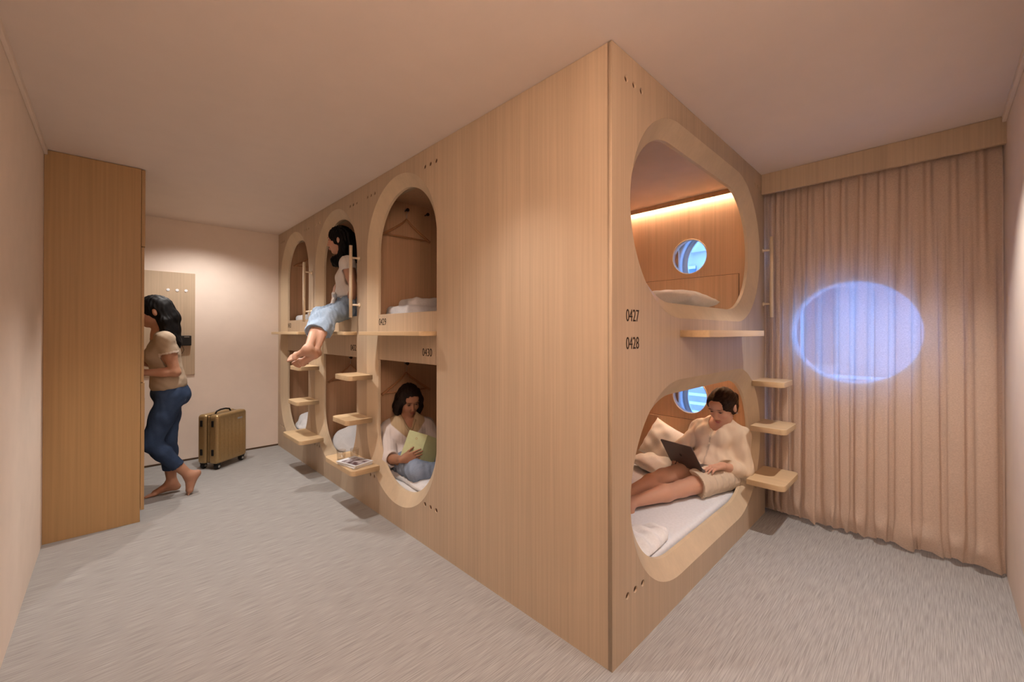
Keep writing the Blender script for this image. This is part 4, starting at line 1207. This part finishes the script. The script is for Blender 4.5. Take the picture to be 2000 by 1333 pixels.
# ------------------------------------------------------------------ standing woman
def woman_standing():
    root = thing('person', 'woman in beige t-shirt and dark blue jeans standing barefoot at the open wardrobe', 'person', (-1.06, 3.5, 0))
    J = dict(P=(-1.075, 3.49, .85), Ch=(-1.115, 3.49, 1.175), N=(-1.145, 3.49, 1.335), SL=(-1.115, 3.345, 1.285), SR=(-1.13, 3.635, 1.285),
             EL=(-1.055, 3.335, 1.02), WL=(-1.265, 3.36, 1.03), ER=(-1.08, 3.68, 1.05), WR=(-1.27, 3.62, 1.10),
             HL_=(-1.075, 3.415, .82), HR_=(-1.075, 3.565, .82), KL=(-1.195, 3.415, .465), AL=(-.955, 3.42, .155), KR=(-1.085, 3.56, .455), AR=(-1.055, 3.56, .085))
    prep(J); hd = Head((-1.18, 3.49, 1.50), (-.96, .10, -.20))
    skin = (.45, .235, .15); lip = (.36, .11, .09); brow = (.015, .01, .008)
    lat, f, upv = J['R']
    body(root, J, hd, skin, lip, brow,
         [(J['WL'], (-.95, .1, .1), (0, .9, -.3), (0, .3, .9), dict(curl=(.5, .55, .6, .6))), (J['WR'], (-.9, -.2, .2), (0, -.9, -.3), (0, -.3, .9))],
         [(J['AL'], (-.42, 0, -.88), (.80, 0, -.42), dict(side=V3(0, .9, 0))), (J['AR'], (-.99, .04, -.08), (0, 0, -1), dict(side=V3(0, -.9, 0)))])
    beige = (.40, .31, .225)
    def tee(B):
        trunk(B, J, .010, 1.0, low=J['P_'] + upv * .07)
        for k in 'LR':
            d = unit(J['E' + k] - J['S' + k]); e = J['S' + k] + d * .115
            B.cap(J['S' + k], e, .056, .058, .02); B.cap(e - d * .005, e + d * .06, .047, .050, .004, True); B.cap(e + d * .03, e + d * .07, .060, .058, .004, True)
        neckline(B, J, hd, .0, .056)
        B.half((0, 0, .875), (0, 0, -1))
    def tcol(V):
        c = np.repeat(np.array([beige]), len(V), 0)
        for k in 'LR':
            d = unit(J['E' + k] - J['S' + k]); t = (V - J['S' + k]) @ d
            r = np.linalg.norm(V - J['S' + k] - t[:, None] * d, axis=1)
            c[(t > .103) & (r < .068) & (t < .135)] = (.66, .56, .48)
        return c
    garment(root, 'tshirt', J, tee, tcol, amp=.003, f=(14, 14, 18), seed=41, h=.0055)
    navy = (.035, .058, .115)
    def jeans(B):
        B.ell(J['P_'], V3(.164, .120, .112), J['R'], .05)
        B.ell(J['P_'] - f * .055 - upv * .045, V3(.125, .075, .08), J['R'], .04)
        for k in 'LR':
            e = J['K' + k] + (J['A' + k] - J['K' + k]) * .80; d = unit(J['A' + k] - J['K' + k])
            B.chain((J['H' + k + '_'], J['H' + k + '_'] * .55 + J['K' + k] * .45, J['K' + k]), (.093, .080, .062), .03)
            B.chain((J['K' + k], J['K' + k] * .65 + e * .35, e), (.060, .060, .048), .025)
            B.cap(e - d * .006, e + d * .1, .040, .045, .004, True); B.cap(e + d * .02, e + d * .12, .075, .075, .004, True)
        B.half((0, 0, .925), (0, 0, 1))
    def jcol(V):
        c = np.array([navy]) * (1 + .3 * fnoise(V, (8, 8, 8), 5)[:, None])
        c[(V[:, 2] > .893)] *= .7
        return c
    garment(root, 'jeans', J, jeans, jcol, 'denim', .003, (22, 22, 30), 28, label='dark blue jeans')
    def hb(B):
        cap_hair(B, hd, .016, (.060, .10, .085), .105, -.030)
        B.chain((hd.w(0, -.065, .03), hd.w(.0, -.09, -.06), (-1.075, 3.475, 1.36), (-1.055, 3.46, 1.26), (-1.035, 3.45, 1.17)), (.066, .066, .058, .048, .018), .03)
        B.chain((hd.w(.045, -.04, .0), hd.w(.062, -.055, -.08), (-1.10, 3.42, 1.335), (-1.07, 3.40, 1.225)), (.040, .042, .038, .018), .02)
        B.chain((hd.w(-.045, -.04, .0), hd.w(-.062, -.055, -.08), (-1.12, 3.57, 1.32), (-1.09, 3.58, 1.21)), (.04, .042, .038, .02), .02)
        for k in range(4):
            a = k * 1.6; B.cap((-1.055 + .016 * math.sin(a), 3.44 + .018 * k - .03, 1.31 - .035 * k), (-1.035 + .012 * math.cos(a), 3.43 + .018 * k - .02, 1.255 - .04 * k), .016, .009, .015)
        B.ell(hd.w(.088, -.008, -.008), V3(.018, .020, .028), hd.R, .004, True)
    hairmesh(root, hd, hb, (.005, .004, .004), (hd.C - .42, hd.C + .30), .004, f=(80, 80, 22))
woman_standing()
